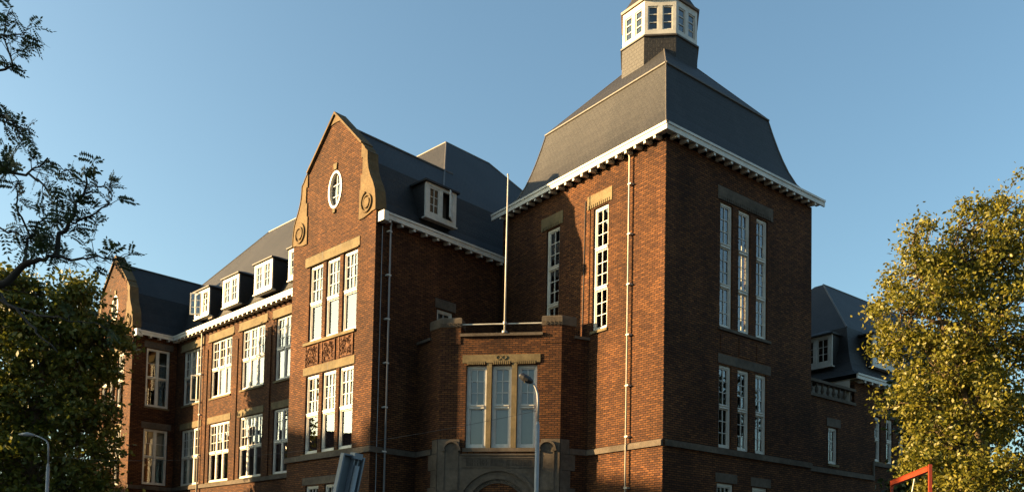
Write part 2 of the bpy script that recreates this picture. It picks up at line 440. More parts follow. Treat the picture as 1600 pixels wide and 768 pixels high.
def lintel(F, u0, u1, z0, z1, m='stone', dent=True, joints=0, out=0.025):
    b = MB(); b.box(F, u0, u1, z0, z1, out, -0.10)
    if dent:
        n = int((u1 - u0 - 0.16) / 0.1)
        for k in range(n):
            a = u0 + 0.08 + (u1 - u0 - 0.16) * k / n
            b.box(F, a, a + 0.055, z0 + 0.0, z0 + 0.13, out + 0.022, out)
    if joints:
        for k in range(1, joints):
            a = u0 + (u1 - u0) * k / joints; b.box(F, a - 0.008, a + 0.008, z0, z1, out + 0.003, out, 1)
    b.build('lintel', [m, 'wire'], school)

def cornice(F, u0, u1, zt, over=0.5, sp=0.5, h=0.22, open0=0, open1=0):
    """white box gutter with fascia, soffit and modillions; zt = top of the gutter."""
    b = MB()
    b.box(F, u0 - open0, u1 + open1, zt - h, zt, over, over - 0.06)
    b.box(F, u0 - open0, u1 + open1, zt - 0.05, zt + 0.03, over + 0.035, over + 0.002)
    b.box(F, u0, u1 + open1 * 0.85, zt - h + 0.10, zt - h + 0.13, over - 0.062, 0.0)
    c = b.build('cornice', 'white', school)
    n = max(1, int(round((u1 - u0) / sp)))
    mb = MB(); L = Fr((0, 0), (1, 0))
    mb.prism(Fr((0, 0), (0, 1)), [(0.0, 0.06), (over - 0.03, 0.02), (over - 0.03, 0.112), (0.0, 0.18)], -0.048, 0.048)
    # prism frame: u -> +y, offset -> +x ; turn so that local y = outward
    me = None
    for k in range(n):
        u = u0 + (u1 - u0) * (k + 0.5) / n
        pos = F.p(u, zt - h - 0.115, 0) - school.location
        if me is None:
            o = mb.build('bracket', 'white', c, origin=(0, 0, 0)); me = o.data
        else:
            o = bpy.data.objects.new('bracket', me); COL.objects.link(o); o.parent = c
        o.location = pos
        o.rotation_euler = (0, 0, math.atan2(F.n.y, F.n.x) - math.pi / 2)
    return c

def band(F, u0, u1, z0=5.9, z1=6.08, out=0.09, m='dark_stone', e0=0, e1=0):
    b = MB(); b.box(F, u0 - e0, u1 + e1, z0, z1, out, -0.02); b.box(F, u0 - e0, u1 + e1, z1, z1 + 0.03, out - 0.03, -0.02)
    b.build('string_course', m, school)

def downpipe(F, u, z0, z1, r, m, br=1.55, off=0.12, side=1, tilt=0.0, label=None):
    b = MB(); b.tube([F.p(u, z0, off), F.p(u, z1 - 0.2, off), F.p(u, z1, off + 0.05)], r, 10)
    o = b.build('downpipe', m, school, smooth=True)
    if label: o['label'] = label
    z = z0 + 0.9
    while z < z1 - 0.3:
        q = MB(); q.box(F, u - r - 0.01, u + side * (r + 0.075) if side > 0 else u + r + 0.01, z - 0.025, z + 0.025, off + r + 0.008, 0.0) if side > 0 else q.box(F, u - r - 0.075, u + r + 0.01, z - 0.025, z + 0.025, off + r + 0.008, 0.0)
        q.build('bracket', 'white' if m == 'pipe_grey' else m, o)
        z += br
    return o

# ------------------------------------------------------------------ tower
TLn, TRn = 9.2, 8.3
lit = (-3.57, -2.78, 10.38, 14.88); shd = (-6.28, -5.5, 10.38, 14.89)
wall('tower_wall', TL, -TLn, 0, 0, 16.2, (lit, shd))
upT = [(2.79, 3.47, 10.38, 14.84), (3.80, 4.475, 10.38, 14.84), (4.83, 5.49, 10.38, 14.84)]
loT = [(2.79, 3.46, 6.14, 9.05), (3.81, 4.47, 6.14, 9.05), (4.83, 5.48, 6.14, 9.05)]
grT = [(2.73, 3.63, 2.9, 4.90), (4.68, 5.57, 2.9, 4.90)]
wall('tower_wall', TR, 0, TRn, 0, 16.2, upT + loT + grT)
TB = Fr(TR.p(TRn, 0).xy, tl); wall('tower_wall', TB, 0, TLn, 0, 16.2)
TK = Fr(TL.p(-TLn, 0).xy, tr); 
b = MB(); b.face([TK.p(0, 0), TK.p(TRn, 0), TK.p(TRn, 16.2), TK.p(0, 16.2)]); b.build('tower_wall', 'brick', school)
for w_ in (lit, shd):
    window(TL, *w_, tiers=((0, .333, 2, 3), (.333, .667, 2, 3), (.667, 1, 2, 3)), fr=0.085)
    lintel(TL, w_[0] - 0.33, w_[1] + 0.2, 14.93, 15.42)
for w_ in upT: window(TR, *w_, tiers=((0, .333, 2, 3), (.333, .667, 2, 3), (.667, 1, 2, 3)), fr=0.085, sill=False)
for w_ in loT: window(TR, *w_, tiers=((0, .5, 2, 3), (.5, 1, 2, 3)), fr=0.085, sill=False)
for w_ in grT: window(TR, *w_, tiers=((0, 1, 3, 3),), fr=0.10)
lintel(TR, 2.64, 5.79, 14.9, 15.38, 'dark_stone'); lintel(TR, 2.72, 5.70, 9.1, 9.43, 'dark_stone', dent=False, joints=3)
for a, c in ((2.63, 3.80), (4.58, 5.74)): lintel(TR, a, c, 4.93, 5.25, 'dark_stone', dent=False)
b = MB(); b.box(TR, 2.72, 5.66, 10.27, 10.37, 0.07, -0.12); b.build('sill', 'dark_stone', school)
for k in range(3):
    b = MB(); b.box(TR, 2.86 + k * 1.01, 3.46 + k * 1.01, 9.5, 10.15, 0.02, 0.0); b.build('brick_panel', 'brick', school)
band(TL, -3.74, 0, e1=0.0); band(TR, 0.09, TRn)
cornice(TL, -TLn, 0, 16.44, 0.36, 0.47, open0=0.36, open1=0.36)
cornice(TR, 0, TRn, 16.44, 0.36, 0.47, open0=0.298, open1=0.36)
downpipe(TL, -1.61, 0.2, 16.24, 0.031, 'pipe_cream', 1.75)
b = MB(); b.tube([TL.p(-4.14, 6.1, 0.02), TL.p(-4.0, 15.3, 0.02)], 0.018, 6); b.build('conduit', 'wire', school)
# floors and an inner back wall so the rooms have depth
a1, a2 = Vector((tr.x, tr.y, 0)), Vector((tl.x, tl.y, 0)); TO = Vector((*T0, 0))
def tw(s, t, z): return TO + a1 * s + a2 * t + Vector((0, 0, z))
b = MB()
for z in (5.2, 9.75, 15.6): b.hexa([tw(.36, .36, z), tw(TRn - .36, .36, z), tw(TRn - .36, TLn - .1, z), tw(.36, TLn - .1, z)],
                                   [tw(.36, .36, z + .25), tw(TRn - .36, .36, z + .25), tw(TRn - .36, TLn - .1, z + .25), tw(.36, TLn - .1, z + .25)])
b.build('floor_slab', 'floor', school)
# roof: bell-cast lower slope, lead break line, upper pyramid
def ring(i, z): return [tw(i, i, z), tw(TRn - i, i, z), tw(TRn - i, TLn - i, z), tw(i, TLn - i, z)]
prof = [(-0.37, 16.46), (-0.1, 16.56), (0.15, 16.78), (0.42, 17.12), (0.64, 17.62), (0.80, 18.1), (0.925, 18.54), (1.09, 19.2), (1.22, 19.80)]
b = MB(); b.rings([ring(i, z) for i, z in prof]); 
b.rings([ring(1.20, 19.81), ring(3.9, 22.75)]); b.face(ring(3.9, 22.75))
b.build('tower_roof', 'slate', school)
b = MB()
R0, R1 = ring(1.19, 19.76), ring(1.19, 19.76)
for k in range(4): b.tube([R0[k], R0[(k + 1) % 4]], 0.045, 6)
for k in range(4):
    b.tube([ring(i, z)[k] for i, z in prof] + [ring(3.9, 22.75)[k]], 0.035, 6)
b.build('roof_ridge', 'lead', school)

# lantern
LC = tw(4.15, 4.6, 0) + Vector((0.15, -0.02, 0))
ang0 = math.atan2(tr.y, tr.x) + math.pi / 8
def octo(a, z):
    r = a / math.cos(math.pi / 8)
    return [LC + Vector((math.cos(ang0 + k * math.pi / 4) * r, math.sin(ang0 + k * math.pi / 4) * r, z)) for k in range(8)]
b = MB(); b.rings([octo(1.5, 19.5), octo(1.5, 22.66)]); drum = b.build('lantern_drum', 'slate', school)
b = MB(); b.rings([octo(1.50, 22.62), octo(1.56, 22.64), octo(1.56, 22.70), octo(1.40, 22.74)]); b.build('lead_flashing', 'lead', drum)
lan = MB()
inner = MB(); inner.rings([octo(0.9, 22.7), octo(0.9, 24.1)])
vA, vB = octo(1.48, 0), None
wins = []
for k in range(8):
    A, Bv = octo(1.48, 0)[k], octo(1.48, 0)[(k + 1) % 8]
    F = Fr(A.xy, (Bv - A).xy); Lw = (Bv - A).length
    if F.n.dot(A - LC) < 0: F = Fr(Bv.xy, (A - Bv).xy)
    ops = [(0.13, 0.53, 22.92, 23.88), (Lw - 0.53, Lw - 0.13, 22.92, 23.88)]
    us = [0, .13, .53, Lw - .53, Lw - .13, Lw]
    for i in range(5):
        if i in (1, 3): lan.box(F, us[i], us[i + 1], 22.7, 22.92, 0, -0.1); lan.box(F, us[i], us[i + 1], 23.88, 24.12, 0, -0.1)
        else: lan.box(F, us[i], us[i + 1], 22.7, 24.12, 0, -0.1)
    wins.append((F, ops))
lan.build('lantern', 'white', school); lobj = [o for o in COL.objects if o.name == 'lantern'][0]
for F, ops in wins:
    b = MB()
    for (a, c, z0, z1) in ops:
        for (p, q, r_, s_) in ((a, a + .05, z0, z1), (c - .05, c, z0, z1), (a + .05, c - .05, z1 - .05, z1), (a + .05, c - .05, z0, z0 + .05)):
            b.box(F, p, q, r_, s_, -0.03, -0.08)
        for j in (1, 2):
            zm = z0 + (z1 - z0) * j / 3; b.box(F, a + .05, c - .05, zm - .018, zm + .018, -0.035, -0.075)
        b.face([F.p(a, z0, -0.06), F.p(c, z0, -0.06), F.p(c, z1, -0.06), F.p(a, z1, -0.06)], 1)
    b.build('window', ['white', 'glass'], lobj)
inner.build('lantern_dark_inside', 'lamp_dark', lobj)  # near-black core, painted to pass for the unlit inside behind the panes
b = MB(); b.rings([octo(1.47, 24.12), octo(1.55, 24.12), octo(1.57, 24.20), octo(1.45, 24.22)]); lr0 = b
lr0.build('lantern_eave', 'copper_trim', lobj)
b = MB(); b.rings([octo(1.57, 24.20), octo(1.40, 24.36), octo(1.18, 24.75), octo(1.02, 25.3), octo(0.9, 26.0), octo(0.68, 26.8), octo(0.3, 27.5), octo(0.04, 27.9)]); 
b.tube([LC + Vector((0, 0, 27.8)), LC + Vector((0, 0, 29.6))], 0.04, 8)
b.build('lantern_roof', 'slate', school)

# ------------------------------------------------------------------ gabled ends of the left wing
UP = [(-4.41, -3.45), (-3.22, -2.28), (-2.06, -1.10)]; LO = [(-4.46, -3.50), (-3.29, -2.33), (-2.12, -1.17)]
GRD = [(-4.25, -3.32), (-2.90, -1.97)]
def volute_spiral(b, F, cu, cz, R, sgn, off):
    pts = []
    for k in range(46):
        t = k / 45; w = 0.6 * math.pi + t * 4.2 * math.pi; r = R * (1 - 0.82 * t)
        pts.append(F.p(cu + sgn * math.cos(w) * r * 0.9, cz + math.sin(w) * r, off))
    b.tube(pts, 0.05, 6)

def gable(F, dz=0.0, ground=True, back=-0.38):
    c = -2.85
    ops = [(u0, u1, 10.58, 13.62) for u0, u1 in UP] + [(u0, u1, 6.15, 9.25) for u0, u1 in LO]
    if ground: ops += [(u0, u1, 2.9, 4.90) for u0, u1 in GRD]
    wall('gable_wall', F, -5.7, 0, 0, 14.2, ops)
    # shaped gable above
    H = [(2.85, 14.2), (2.85, 14.75), (2.84, 15.1), (2.78, 15.5), (2.66, 15.78), (2.48, 16.08), (2.34, 16.4), (2.27, 16.75), (2.26, 17.08), (2.12, 17.2), (2.06, 17.3), (1.86, 17.5), (0.0, 19.28)]
    out = [(c + u, z + dz * (z > 14.3)) for u, z in H] + [(c - u, z + dz * (z > 14.3)) for u, z in H[-2::-1]]
    oc, oz = c + 0.11, 16.28 + dz
    hole = [(oc + 0.43 * math.cos(t), oz + 0.70 * math.sin(t)) for t in np.linspace(0, 2 * math.pi, 32, endpoint=False)]
    b = MB(); b.prism(F, out, 0.0, back, 0, holes=[hole]); b.build('gable_wall', 'brick', school)
    # oval window
    b = MB(); 
    def oval(k, m_=32): return [(oc + 0.43 * k * math.cos(t), oz + (0.70 - 0.43 + 0.43 * k) * math.sin(t)) for t in np.linspace(0, 2 * math.pi, m_, endpoint=False)]
    b.prism(F, oval(1.09), 0.03, -0.14, 0, holes=[oval(0.87)])
    b.box(F, oc - 0.014, oc + 0.014, oz - 0.58, oz + 0.58, -0.07, -0.11)
    for dzz in (-0.22, 0.22): b.box(F, oc - 0.31, oc + 0.31, oz + dzz - 0.014, oz + dzz + 0.014, -0.074, -0.106)
    ow = b.build('oval_window', 'white', school)
    g = MB(); g.prism(F, oval(0.89), -0.1, -0.101, 0, back=False, sides=False); g.build('pane', 'glass', ow)
    g = MB(); g.prism(F, [(oc - .7, oz - .9), (oc + .7, oz - .9), (oc + .7, oz + .9), (oc - .7, oz + .9)], back - 0.25, back - 0.26, 0); g.build('blind', 'blind', ow)
    b = MB(); b.prism(F, [(oc - .09, oz + .78), (oc + .09, oz + .78), (oc + .13, oz + 1.02), (oc - .13, oz + 1.02)], 0.05, -0.02)
    b.prism(F, [(oc - .07, oz - .92), (oc + .07, oz - .92), (oc + .09, oz - .78), (oc - .09, oz - .78)], 0.06, -0.02); 
    pass
    b.build('keystone', 'stone', school)
    # stone dressing: copings, flank stones and scrolls
    b = MB()
    for s in (1, -1):
        edge = [(c + s * u, z + dz) for u, z in H[1:12]]
        jag = [(1.86, 17.42), (1.86, 16.95), (1.96, 16.95), (1.96, 16.3), (1.86, 16.3), (1.86, 15.75), (1.80, 15.75), (1.80, 14.62), (2.1, 14.62), (2.42, 14.68), (2.62, 14.74)]
        poly = edge + [(c + s * u, z + dz) for u, z in jag]
        b.prism(F, poly, 0.045, -0.01)
        # wrapped edge of the scroll and its shoulder
        for (a, e) in zip(H[1:11], H[2:12]):
            p0, p1 = (c + s * a[0], a[1] + dz), (c + s * e[0], e[1] + dz)
            nx, nz = (p1[1] - p0[1]), -(p1[0] - p0[0]); ln = math.hypot(nx, nz) or 1; nx, nz = nx / ln * s * s, nz / ln
            if s < 0: nx, nz = -abs(nx), abs(nz)
            else: nx, nz = abs(nx), abs(nz)
            q0, q1 = (p0[0] + nx * .03, p0[1] + nz * .03), (p1[0] + nx * .03, p1[1] + nz * .03)
            b.hexa([F.p(*p0, .07), F.p(*p1, .07), F.p(*q1, .07), F.p(*q0, .07)], [F.p(*p0, back - .03), F.p(*p1, back - .03), F.p(*q1, back - .03), F.p(*q0, back - .03)])
        volute_spiral(b, F, c + s * 2.33, 15.14 + dz, 0.42, s, 0.06)
        b.prism(F, [(c + s * 2.33 + .17 * math.cos(t), 15.14 + dz + .17 * math.sin(t)) for t in np.linspace(0, 2 * math.pi, 16, endpoint=False)], 0.10, 0.0)
        # raking coping
        p0, p1 = (c + s * 1.86, 17.5 + dz), (c, 19.28 + dz)
        n_ = Vector((s * (p1[1] - p0[1]), abs(p1[0] - p0[0]))).normalized() * 0.07
        b.hexa([F.p(*p0, .10), F.p(*p1, .10), F.p(p1[0], p1[1] + 0.10, .10), F.p(p0[0] + n_.x, p0[1] + n_.y, .10)],
               [F.p(*p0, back - .05), F.p(*p1, back - .05), F.p(p1[0], p1[1] + 0.10, back - .05), F.p(p0[0] + n_.x, p0[1] + n_.y, back - .05)])
        b.prism(F, [(c + s * .36, 18.92 + dz), (c, 19.28 + dz), (c, 18.95 + dz)], 0.035, -0.01)
    b.build('gable_coping', 'gable_stone', school)
    cz = dict(curtain=('curtain', 0.02))
    for k, (u0, u1) in enumerate(UP):
        window(F, u0, u1, 10.58, 13.62, tiers=((0, .5, 1, 1), (.5, 1, 3, 3)), sill=False, curtain=('curtain', (0.47, 0.5, 0.47)[k], 1), mul_w=.1)
    for u0, u1 in LO:
        window(F, u0, u1, 6.15, 9.25, tiers=((0, .5, 1, 1), (.5, 1, 3, 3)), sill=False)
    if ground:
        for u0, u1 in GRD: window(F, u0, u1, 2.9, 4.9, tiers=((0, 1, 3, 2),))
        lintel(F, -4.45, -1.75, 4.93, 5.22, 'dark_stone', dent=False, joints=2)
    lintel(F, -4.72, -0.97, 13.68, 14.02, 'stone', dent=False, joints=3)
    b = MB(); b.box(F, -4.64, -1.0, 13.625, 13.675, 0.06, 0.0); b.build('lintel', 'stone', school)
    lintel(F, -4.65, -1.1, 9.28, 9.59, 'stone', dent=False, joints=2)
    b = MB(); b.box(F, -4.65, -1.1, 10.46, 10.575, 0.08, -0.12); b.build('sill', 'stone', school); b = MB(); b.box(F, -4.6, -1.05, 6.085, 6.145, 0.05, -0.12); b.build('sill', 'stone', school)
    for (u0, u1) in ((-4.50, -3.60), (-3.32, -2.43), (-2.15, -1.24)):
        b = MB(); b.box(F, u0, u1, 9.66, 10.40, 0.02, 0.0)
        b.box(F, u0 - .03, u0 + .04, 9.63, 10.43, 0.045, 0.021, 0); b.box(F, u1 - .04, u1 + .03, 9.63, 10.43, 0.045, 0.021)
        for q in range(46):           # scrollwork in relief
            cu, cz_ = random.uniform(u0 + .1, u1 - .1), random.uniform(9.72, 10.34); r = random.uniform(.04, .11); st = random.uniform(0, 6)
            b.tube([F.p(min(max(cu + r * (1 - .5 * t) * math.cos(st + 4.5 * t), u0 + .05), u1 - .05), min(max(cz_ + r * (1 - .5 * t) * math.sin(st + 4.5 * t), 9.68), 10.38), 0.03) for t in np.linspace(0, 1, 7)], 0.016, 4)
        b.build('carved_panel', 'carved', school)
gable(GF)
gable(FF, dz=0.12, ground=False)
band(GF, -5.7, 0, e0=0.09, e1=0.09); band(GS, 0, 2.06)

# side wall of the near gable
small = (2.92, 3.71, 10.3, 11.8)
wall('side_wall', GS, 0, 7.3, 0, 14.6, (small,))
window(GS, *small, tiers=((0, .5, 1, 1), (.5, 1, 2, 1)))
lintel(GS, 2.82, 3.84, 11.84, 12.2, 'dark_stone', dent=False)
cornice(GS, 0.12, 6.85, 14.62, 0.34, 0.54, open0=0.0)
b = MB(); b.box(GS, 0.06, 0.28, 14.30, 14.66, 0.39, 0.0); b.build('gutter_end', 'white', school)
downpipe(GS, 0.57, 0.2, 14.44, 0.036, 'pipe_grey', 1.62, side=-1)
b = MB(); b.tube([GS.p(0.27, 0.2, 0.03), GS.p(0.27, 14.2, 0.03)], 0.014, 6); b.build('conduit', 'pipe_grey', school)

# ------------------------------------------------------------------ main front of the wing
cols = [(-8.86, -6.56), (-12.22, -9.92), (-15.60, -13.28), (-18.98, -16.70), (-22.36, -20.06)]
ops = [(a, c, 10.66, 13.75) for a, c in cols] + [(a, c, 6.15, 9.27) for a, c in cols]
wall('wing_wall', WF, -23.4, -5.6, 0, 14.6, ops)
for k, (a, c) in enumerate(cols):
    window(WF, a, c, 10.66, 13.75, lights=3, tiers=((0, .5, 1, 1), (.5, 1, 2, 3)), curtain=('curtain', (0.0, 0.03, 0.03, 0.5, 0.5)[k], 1),
           open_light=(2, 0) if k == 4 else None)
    window(WF, a, c, 6.15, 9.27, lights=3, tiers=((0, .5, 1, 1), (.5, 1, 2, 3)), sill=False,
           curtain=(None, None, None, None, ('blind', 0.02, 1))[k])
    lintel(WF, a - 0.32, c + 0.25, 13.8, 14.16, 'stone', dent=False); lintel(WF, a - 0.2, c + 0.12, 9.3, 9.64, 'stone', dent=False)
    b = MB(); b.box(WF, a - 0.32, c + 0.25, 13.72, 13.795, 0.07, 0.0); b.build('lintel', 'stone', school)
    b = MB(); b.box(WF, a - .12, c + .12, 6.09, 6.145, 0.06, -.12); b.build('sill', 'stone', school)
b = MB()
for a, c in zip(cols[1:], cols[:-1]):                # flat pilaster strips between the window bays
    b.box(WF, a[1] + 0.36, c[0] - 0.36, 6.1, 13.4, 0.05, 0.0)
b.build('pilaster', 'brick', school)
band(WF, -23.4, -5.7)
cornice(WF, -23.3, -5.72, 14.64, 0.38, 0.47)
downpipe(WF, -19.93, 0.2, 14.46, 0.046, 'pipe_cream', 2.2)
# side wall of the far gable
fw_ = [(0.77, 2.05, 10.55, 13.82), (0.77, 2.08, 6.2, 9.29)]
wall('side_wall', FS, 0, 2.6, 0, 14.6, fw_)
for w_ in fw_:
    window(FS, *w_, lights=2, tiers=((0, .5, 1, 1), (.5, 1, 1, 2)), sill=w_[2] > 8, transom=0.07, curtain=('blind', .55, 1) if w_[2] < 8 else None)
    lintel(FS, w_[0] - .14, w_[1] + .17, w_[3] + .03, w_[3] + .38, 'dark_stone', dent=False)
cornice(FS, 0.1, 2.1, 14.634, 0.34, 0.54); band(FS, 0, 2.45)
b = MB(); b.box(FS, 0.04, 0.24, 14.32, 14.70, 0.39, 0.0); b.build('gutter_end', 'white', school)
# closing walls and floors, so that no light comes through the back
def pl(u, d, z): return GF.p(u, z, d)
b = MB()
b.face([pl(-29, -15.6, 0), pl(0, -15.6, 0), pl(0, -15.6, 14.6), pl(-29, -15.6, 14.6)]); b.face([pl(-29, -.5, 0), pl(-29, -15.6, 0), pl(-29, -15.6, 14.6), pl(-29, -.5, 14.6)])
b.face([pl(0, -7.2, 0), pl(0, -15.6, 0), pl(0, -15.6, 14.6), pl(0, -7.2, 14.6)])
b.face([pl(-5.7, 0, 0), pl(-5.7, -2.9, 0), pl(-5.7, -2.9, 14.6), pl(-5.7, 0, 14.6)])
b.build('rear_wall', 'brick', school)
b = MB()
for z in (5.25, 9.85, 14.25):
    for (u0, u1, d0, d1) in ((-28.9, -0.36, -3.26, -15.5), (-5.65, -0.36, -0.37, -3.26), (-28.9, -23.66, -0.82, -3.26)):
        b.hexa([pl(u0, d0, z), pl(u1, d0, z), pl(u1, d1, z), pl(u0, d1, z)], [pl(u0, d0, z + .3), pl(u1, d0, z + .3), pl(u1, d1, z + .3), pl(u0, d1, z + .3)])
b.build('floor_slab', 'floor', school)
b = MB()
for d in (-8.2,): b.face([pl(-28.9, d, 0), pl(-0.36, d, 0), pl(-0.36, d, 14.25), pl(-28.9, d, 14.25)])
for u in (-9.3, -16.15, -22.8): b.face([pl(u, -3.3, 0), pl(u, -8.2, 0), pl(u, -8.2, 14.25), pl(u, -3.3, 14.25)])
b.build('partition_wall', 'plaster', school)

# ------------------------------------------------------------------ roofs of the left wing
mp_ = [(-0.36, 14.64), (-0.1, 14.72), (0.22, 14.92), (0.48, 15.35), (0.70, 15.95), (0.87, 16.5), (1.0, 17.05)]
zt = 22.25
b = MB()
def mring(i, z): return [pl(-i, -2.9 - i, z), pl(-29 + i, -2.9 - i, z), pl(-29 + i, -15.7 + i, z), pl(-i, -15.7 + i, z)]
rows = [mring(i, z)[::-1] for i, z in mp_]
top = [pl(-5.8, -7.9, zt), pl(-22.6, -7.9, zt), pl(-22.6, -10.7, zt), pl(-5.8, -10.7, zt)][::-1]
b.rings(rows + [top]); b.face(top)
b.build('main_roof', 'slate', school)
def gable_roof(F, name, wf_off):
    """both slopes of a gable wing in frame F; wf_off = offset of the main front in that frame."""
    b = MB(); P = mp_ + [(2.85, 19.03)]
    for s in (1, -1):
        for (i0, z0), (i1, z1) in zip(P[:-1], P[1:]):
            def q(i, z, o_): return F.p(-i if s > 0 else -5.7 + i, z, o_)
            e = 0.25
            pts = [q(i0, z0, -0.36), q(i0, z0, wf_off - max(i0, 0) - e), q(i1, z1, wf_off - max(i1, 0) - e), q(i1, z1, -0.36)]
            if s > 0: pts = pts[::-1]
            b.face(pts[::-1])
    o = b.build(name, 'slate', school)
    b = MB(); b.tube([F.p(-2.85, 19.05, -0.36), F.p(-2.85, 19.05, wf_off - 3.0)], 0.05, 6)
    b.build('roof_ridge', 'lead', school)
    return o
gable_roof(GF, 'gable_roof', -2.9)
gable_roof(FF, 'gable_roof', -2.45)
b = MB()
b.tube([top[0], top[1], top[2], top[3], top[0]], 0.05, 6)
for k in range(4): b.tube([rows[-1][k], top[k]], 0.045, 6)
b.build('roof_ridge', 'lead', school)

def dormer(F, u0, u1, z0, z1, depth, off=0.0, open_light=None):
    b = MB()
    o0 = off
    for a, s in ((u0, 1), (u1, -1)):
        b.box(F, min(a, a + s * .09), max(a, a + s * .09), z0 - .02, z1, o0 - 0.06, o0 - depth)
    e = 0.10; zt_ = z1 + 0.02
    c = [F.p(u0 - e, zt_, o0 + e), F.p(u1 + e, zt_, o0 + e), F.p(u1 + e, zt_, o0 - depth), F.p(u0 - e, zt_, o0 - depth)]
    um = (u0 + u1) / 2
    r0, r1 = F.p(um, zt_ + .42, o0 - 0.85), F.p(um, zt_ + .42, o0 - depth - .4)
    low = [p - Vector((0, 0, .07)) for p in c]
    b.face([c[0], c[1], r0]); b.face([c[1], c[2], r1, r0]); b.face([c[3], c[0], r0, r1]); b.face(low[::-1])
    for k in range(4): b.face([low[k], low[(k + 1) % 4], c[(k + 1) % 4], c[k]])
    d = b.build('dormer', ['slate'], school)
    window(F, u0, u1, z0, z1, lights=2, tiers=((0, 1, 2, 3),), fr=0.17, mul_w=.15, sill=False, parent=d, base=o0, open_light=open_light, sash=.06)
    s_ = MB(); s_.box(F, u0 - .03, u1 + .03, z0 - .06, z0 - .003, o0 + .05, o0 - .2); s_.build('sill', 'white', d)
    k = MB(); k.face([F.p(u0 + .1, z0, o0 - .5), F.p(u1 - .1, z0, o0 - .5), F.p(u1 - .1, z1, o0 - .5), F.p(u0 + .1, z1, o0 - .5)]); k.build('lining', 'floor', d)
    return d
for a in (-21.28, -17.95, -14.55, -11.25): dormer(WF, a, a + 1.76, 15.36, 16.92, 1.5, 0.0, open_light=(0, 0) if a == -21.28 else None)
dormer(GS, 2.24, 3.76, 15.24, 16.64, 1.4, 0.0, open_light=(1, 0))

# ------------------------------------------------------------------ entrance bay
bayw = [(-3.47, -2.71, 6.12, 9.13), (-2.53, -1.79, 6.12, 9.13), (-1.60, -0.87, 6.12, 9.13)]
door = (-3.05, -1.35, 0.0, 3.2)
wall('bay_wall', BF, -4.46, 0, 0, 10.16, bayw)
wall('bay_wall', LF, 0, LFL, 0, 10.16); wall('bay_wall', RF, 0, RFL, 0, 10.08)
for w_ in bayw: window(BF, *w_, tiers=((0, .5, 1, 1), (.5, 1, 2, 3)), fr=0.11, sill=False, base=-0.14, curtain=('blind', 0.02, 1))
b = MB(); b.box(BF, -3.62, -0.76, 9.2, 9.5, 0.03, -0.1)
for (u0, u1, _, _) in bayw:
    n = 9
    for k in range(n): b.box(BF, u0 + .04 + (u1 - u0 - .08) * k / n, u0 + .04 + (u1 - u0 - .08) * (k + .6) / n, 9.14, 9.26, 0.04, 0.0)
b.tube([BF.p(-2.28 + .09 * math.cos(t), 9.38 + .07 * math.sin(t), .035) for t in np.linspace(0, 6.3, 12)], 0.02, 5)
b.tube([BF.p(-2.08 + .09 * math.cos(t), 9.38 + .07 * math.sin(t), .035) for t in np.linspace(0, 6.3, 12)], 0.02, 5)
b.build('lintel', 'stone', school)
b = MB()
for u0, u1 in ((-2.71, -2.53), (-1.79, -1.60)): b.box(BF, u0, u1, 6.12, 9.195, 0.012, -0.3)
b.build('mullion', 'stone', school)
b = MB(); b.box(BF, -3.55, -0.8, 5.98, 6.115, 0.05, -0.12); b.box(BF, -3.6, -0.76, 5.84, 5.9, 0.10, 0.045); b.build('sill', 'dark_stone', school)
# parapet and corner piers
b = MB(); b.box(BF, -3.72, -0.68, 10.165, 10.27, 0.09, -0.42); b.box(LF, 0.02, LFL - .62, 10.165, 10.27, 0.09, -0.42); b.box(RF, .5, RFL + .02, 10.085, 10.19, 0.09, -0.42)
b.build('parapet_coping', 'dark_stone', school)
def pier(F1, ua, ub, F2, va, vb, corner, zt_):
    bb = MB(); st = MB()
    q = [F1.p(ua, 0, .03), F1.p(ub, 0, .03), F2.p(va, 0, .03), F2.p(vb, 0, .03)]
    # plan polygon: front stretch, corner, side stretch, inner points
    plan = corner
    lo = [Vector((p.x, p.y, 9.9)) for p in plan]; hi = [Vector((p.x, p.y, zt_ - .34)) for p in plan]
    bb.rings([lo, hi]); bb.face(hi); bb.build('parapet_pier', 'brick', school)
    ce = sum(plan, Vector()) / len(plan)
    big = [ce + (p - ce) * 1.06 for p in plan]
    r = [[Vector((p.x, p.y, z)) for p in src] for src, z in ((plan, zt_ - .345), (big, zt_ - .34), (big, zt_ - .05), (plan, zt_))]
    st.rings(r); st.face(r[-1])
    for k in range(5):                                   # little running scroll
        u = ua + (ub - ua) * (k + .5) / 5
        st.tube([F1.p(u + .055 * math.cos(t), zt_ - .25 + .045 * math.sin(t), .075) for t in np.linspace(0, 5.2, 9)], .014, 5)
    st.build('pier_cap', 'dark_stone', school)
corR = BF.p(0.0, 0, 0.02)
pier(BF, -0.70, 0.0, RF, 0, .53, [BF.p(-0.70, 0, .02), corR, RF.p(.53, 0, .02), RF.p(.53, 0, -.5), BF.p(-0.70, 0, -.5)], 10.87)
pier(BF, -4.46, -3.70, LF, LFL - .66, LFL, [BF.p(-3.70, 0, .02), BF.p(-3.70, 0, -.5), LF.p(LFL - .66, 0, -.5), LF.p(LFL - .66, 0, .02), BF.p(-4.46, 0, .02)], 10.87)
k3 = TL.p(-8.6, 0); b = MB()
b.face([Vector((p.x, p.y, 10.0)) for p in (Ip, BLp, BF.p(0, 0), Jp, TL.p(-9.0, 0), GS.p(6.7, 0))]); b.build('bay_roof', 'lead', school)
b = MB(); b.tube([BF.p(-3.70, 10.63, -.06), BF.p(-0.70, 10.63, -.06)], 0.026, 8)
b.build('railing', 'white', school)
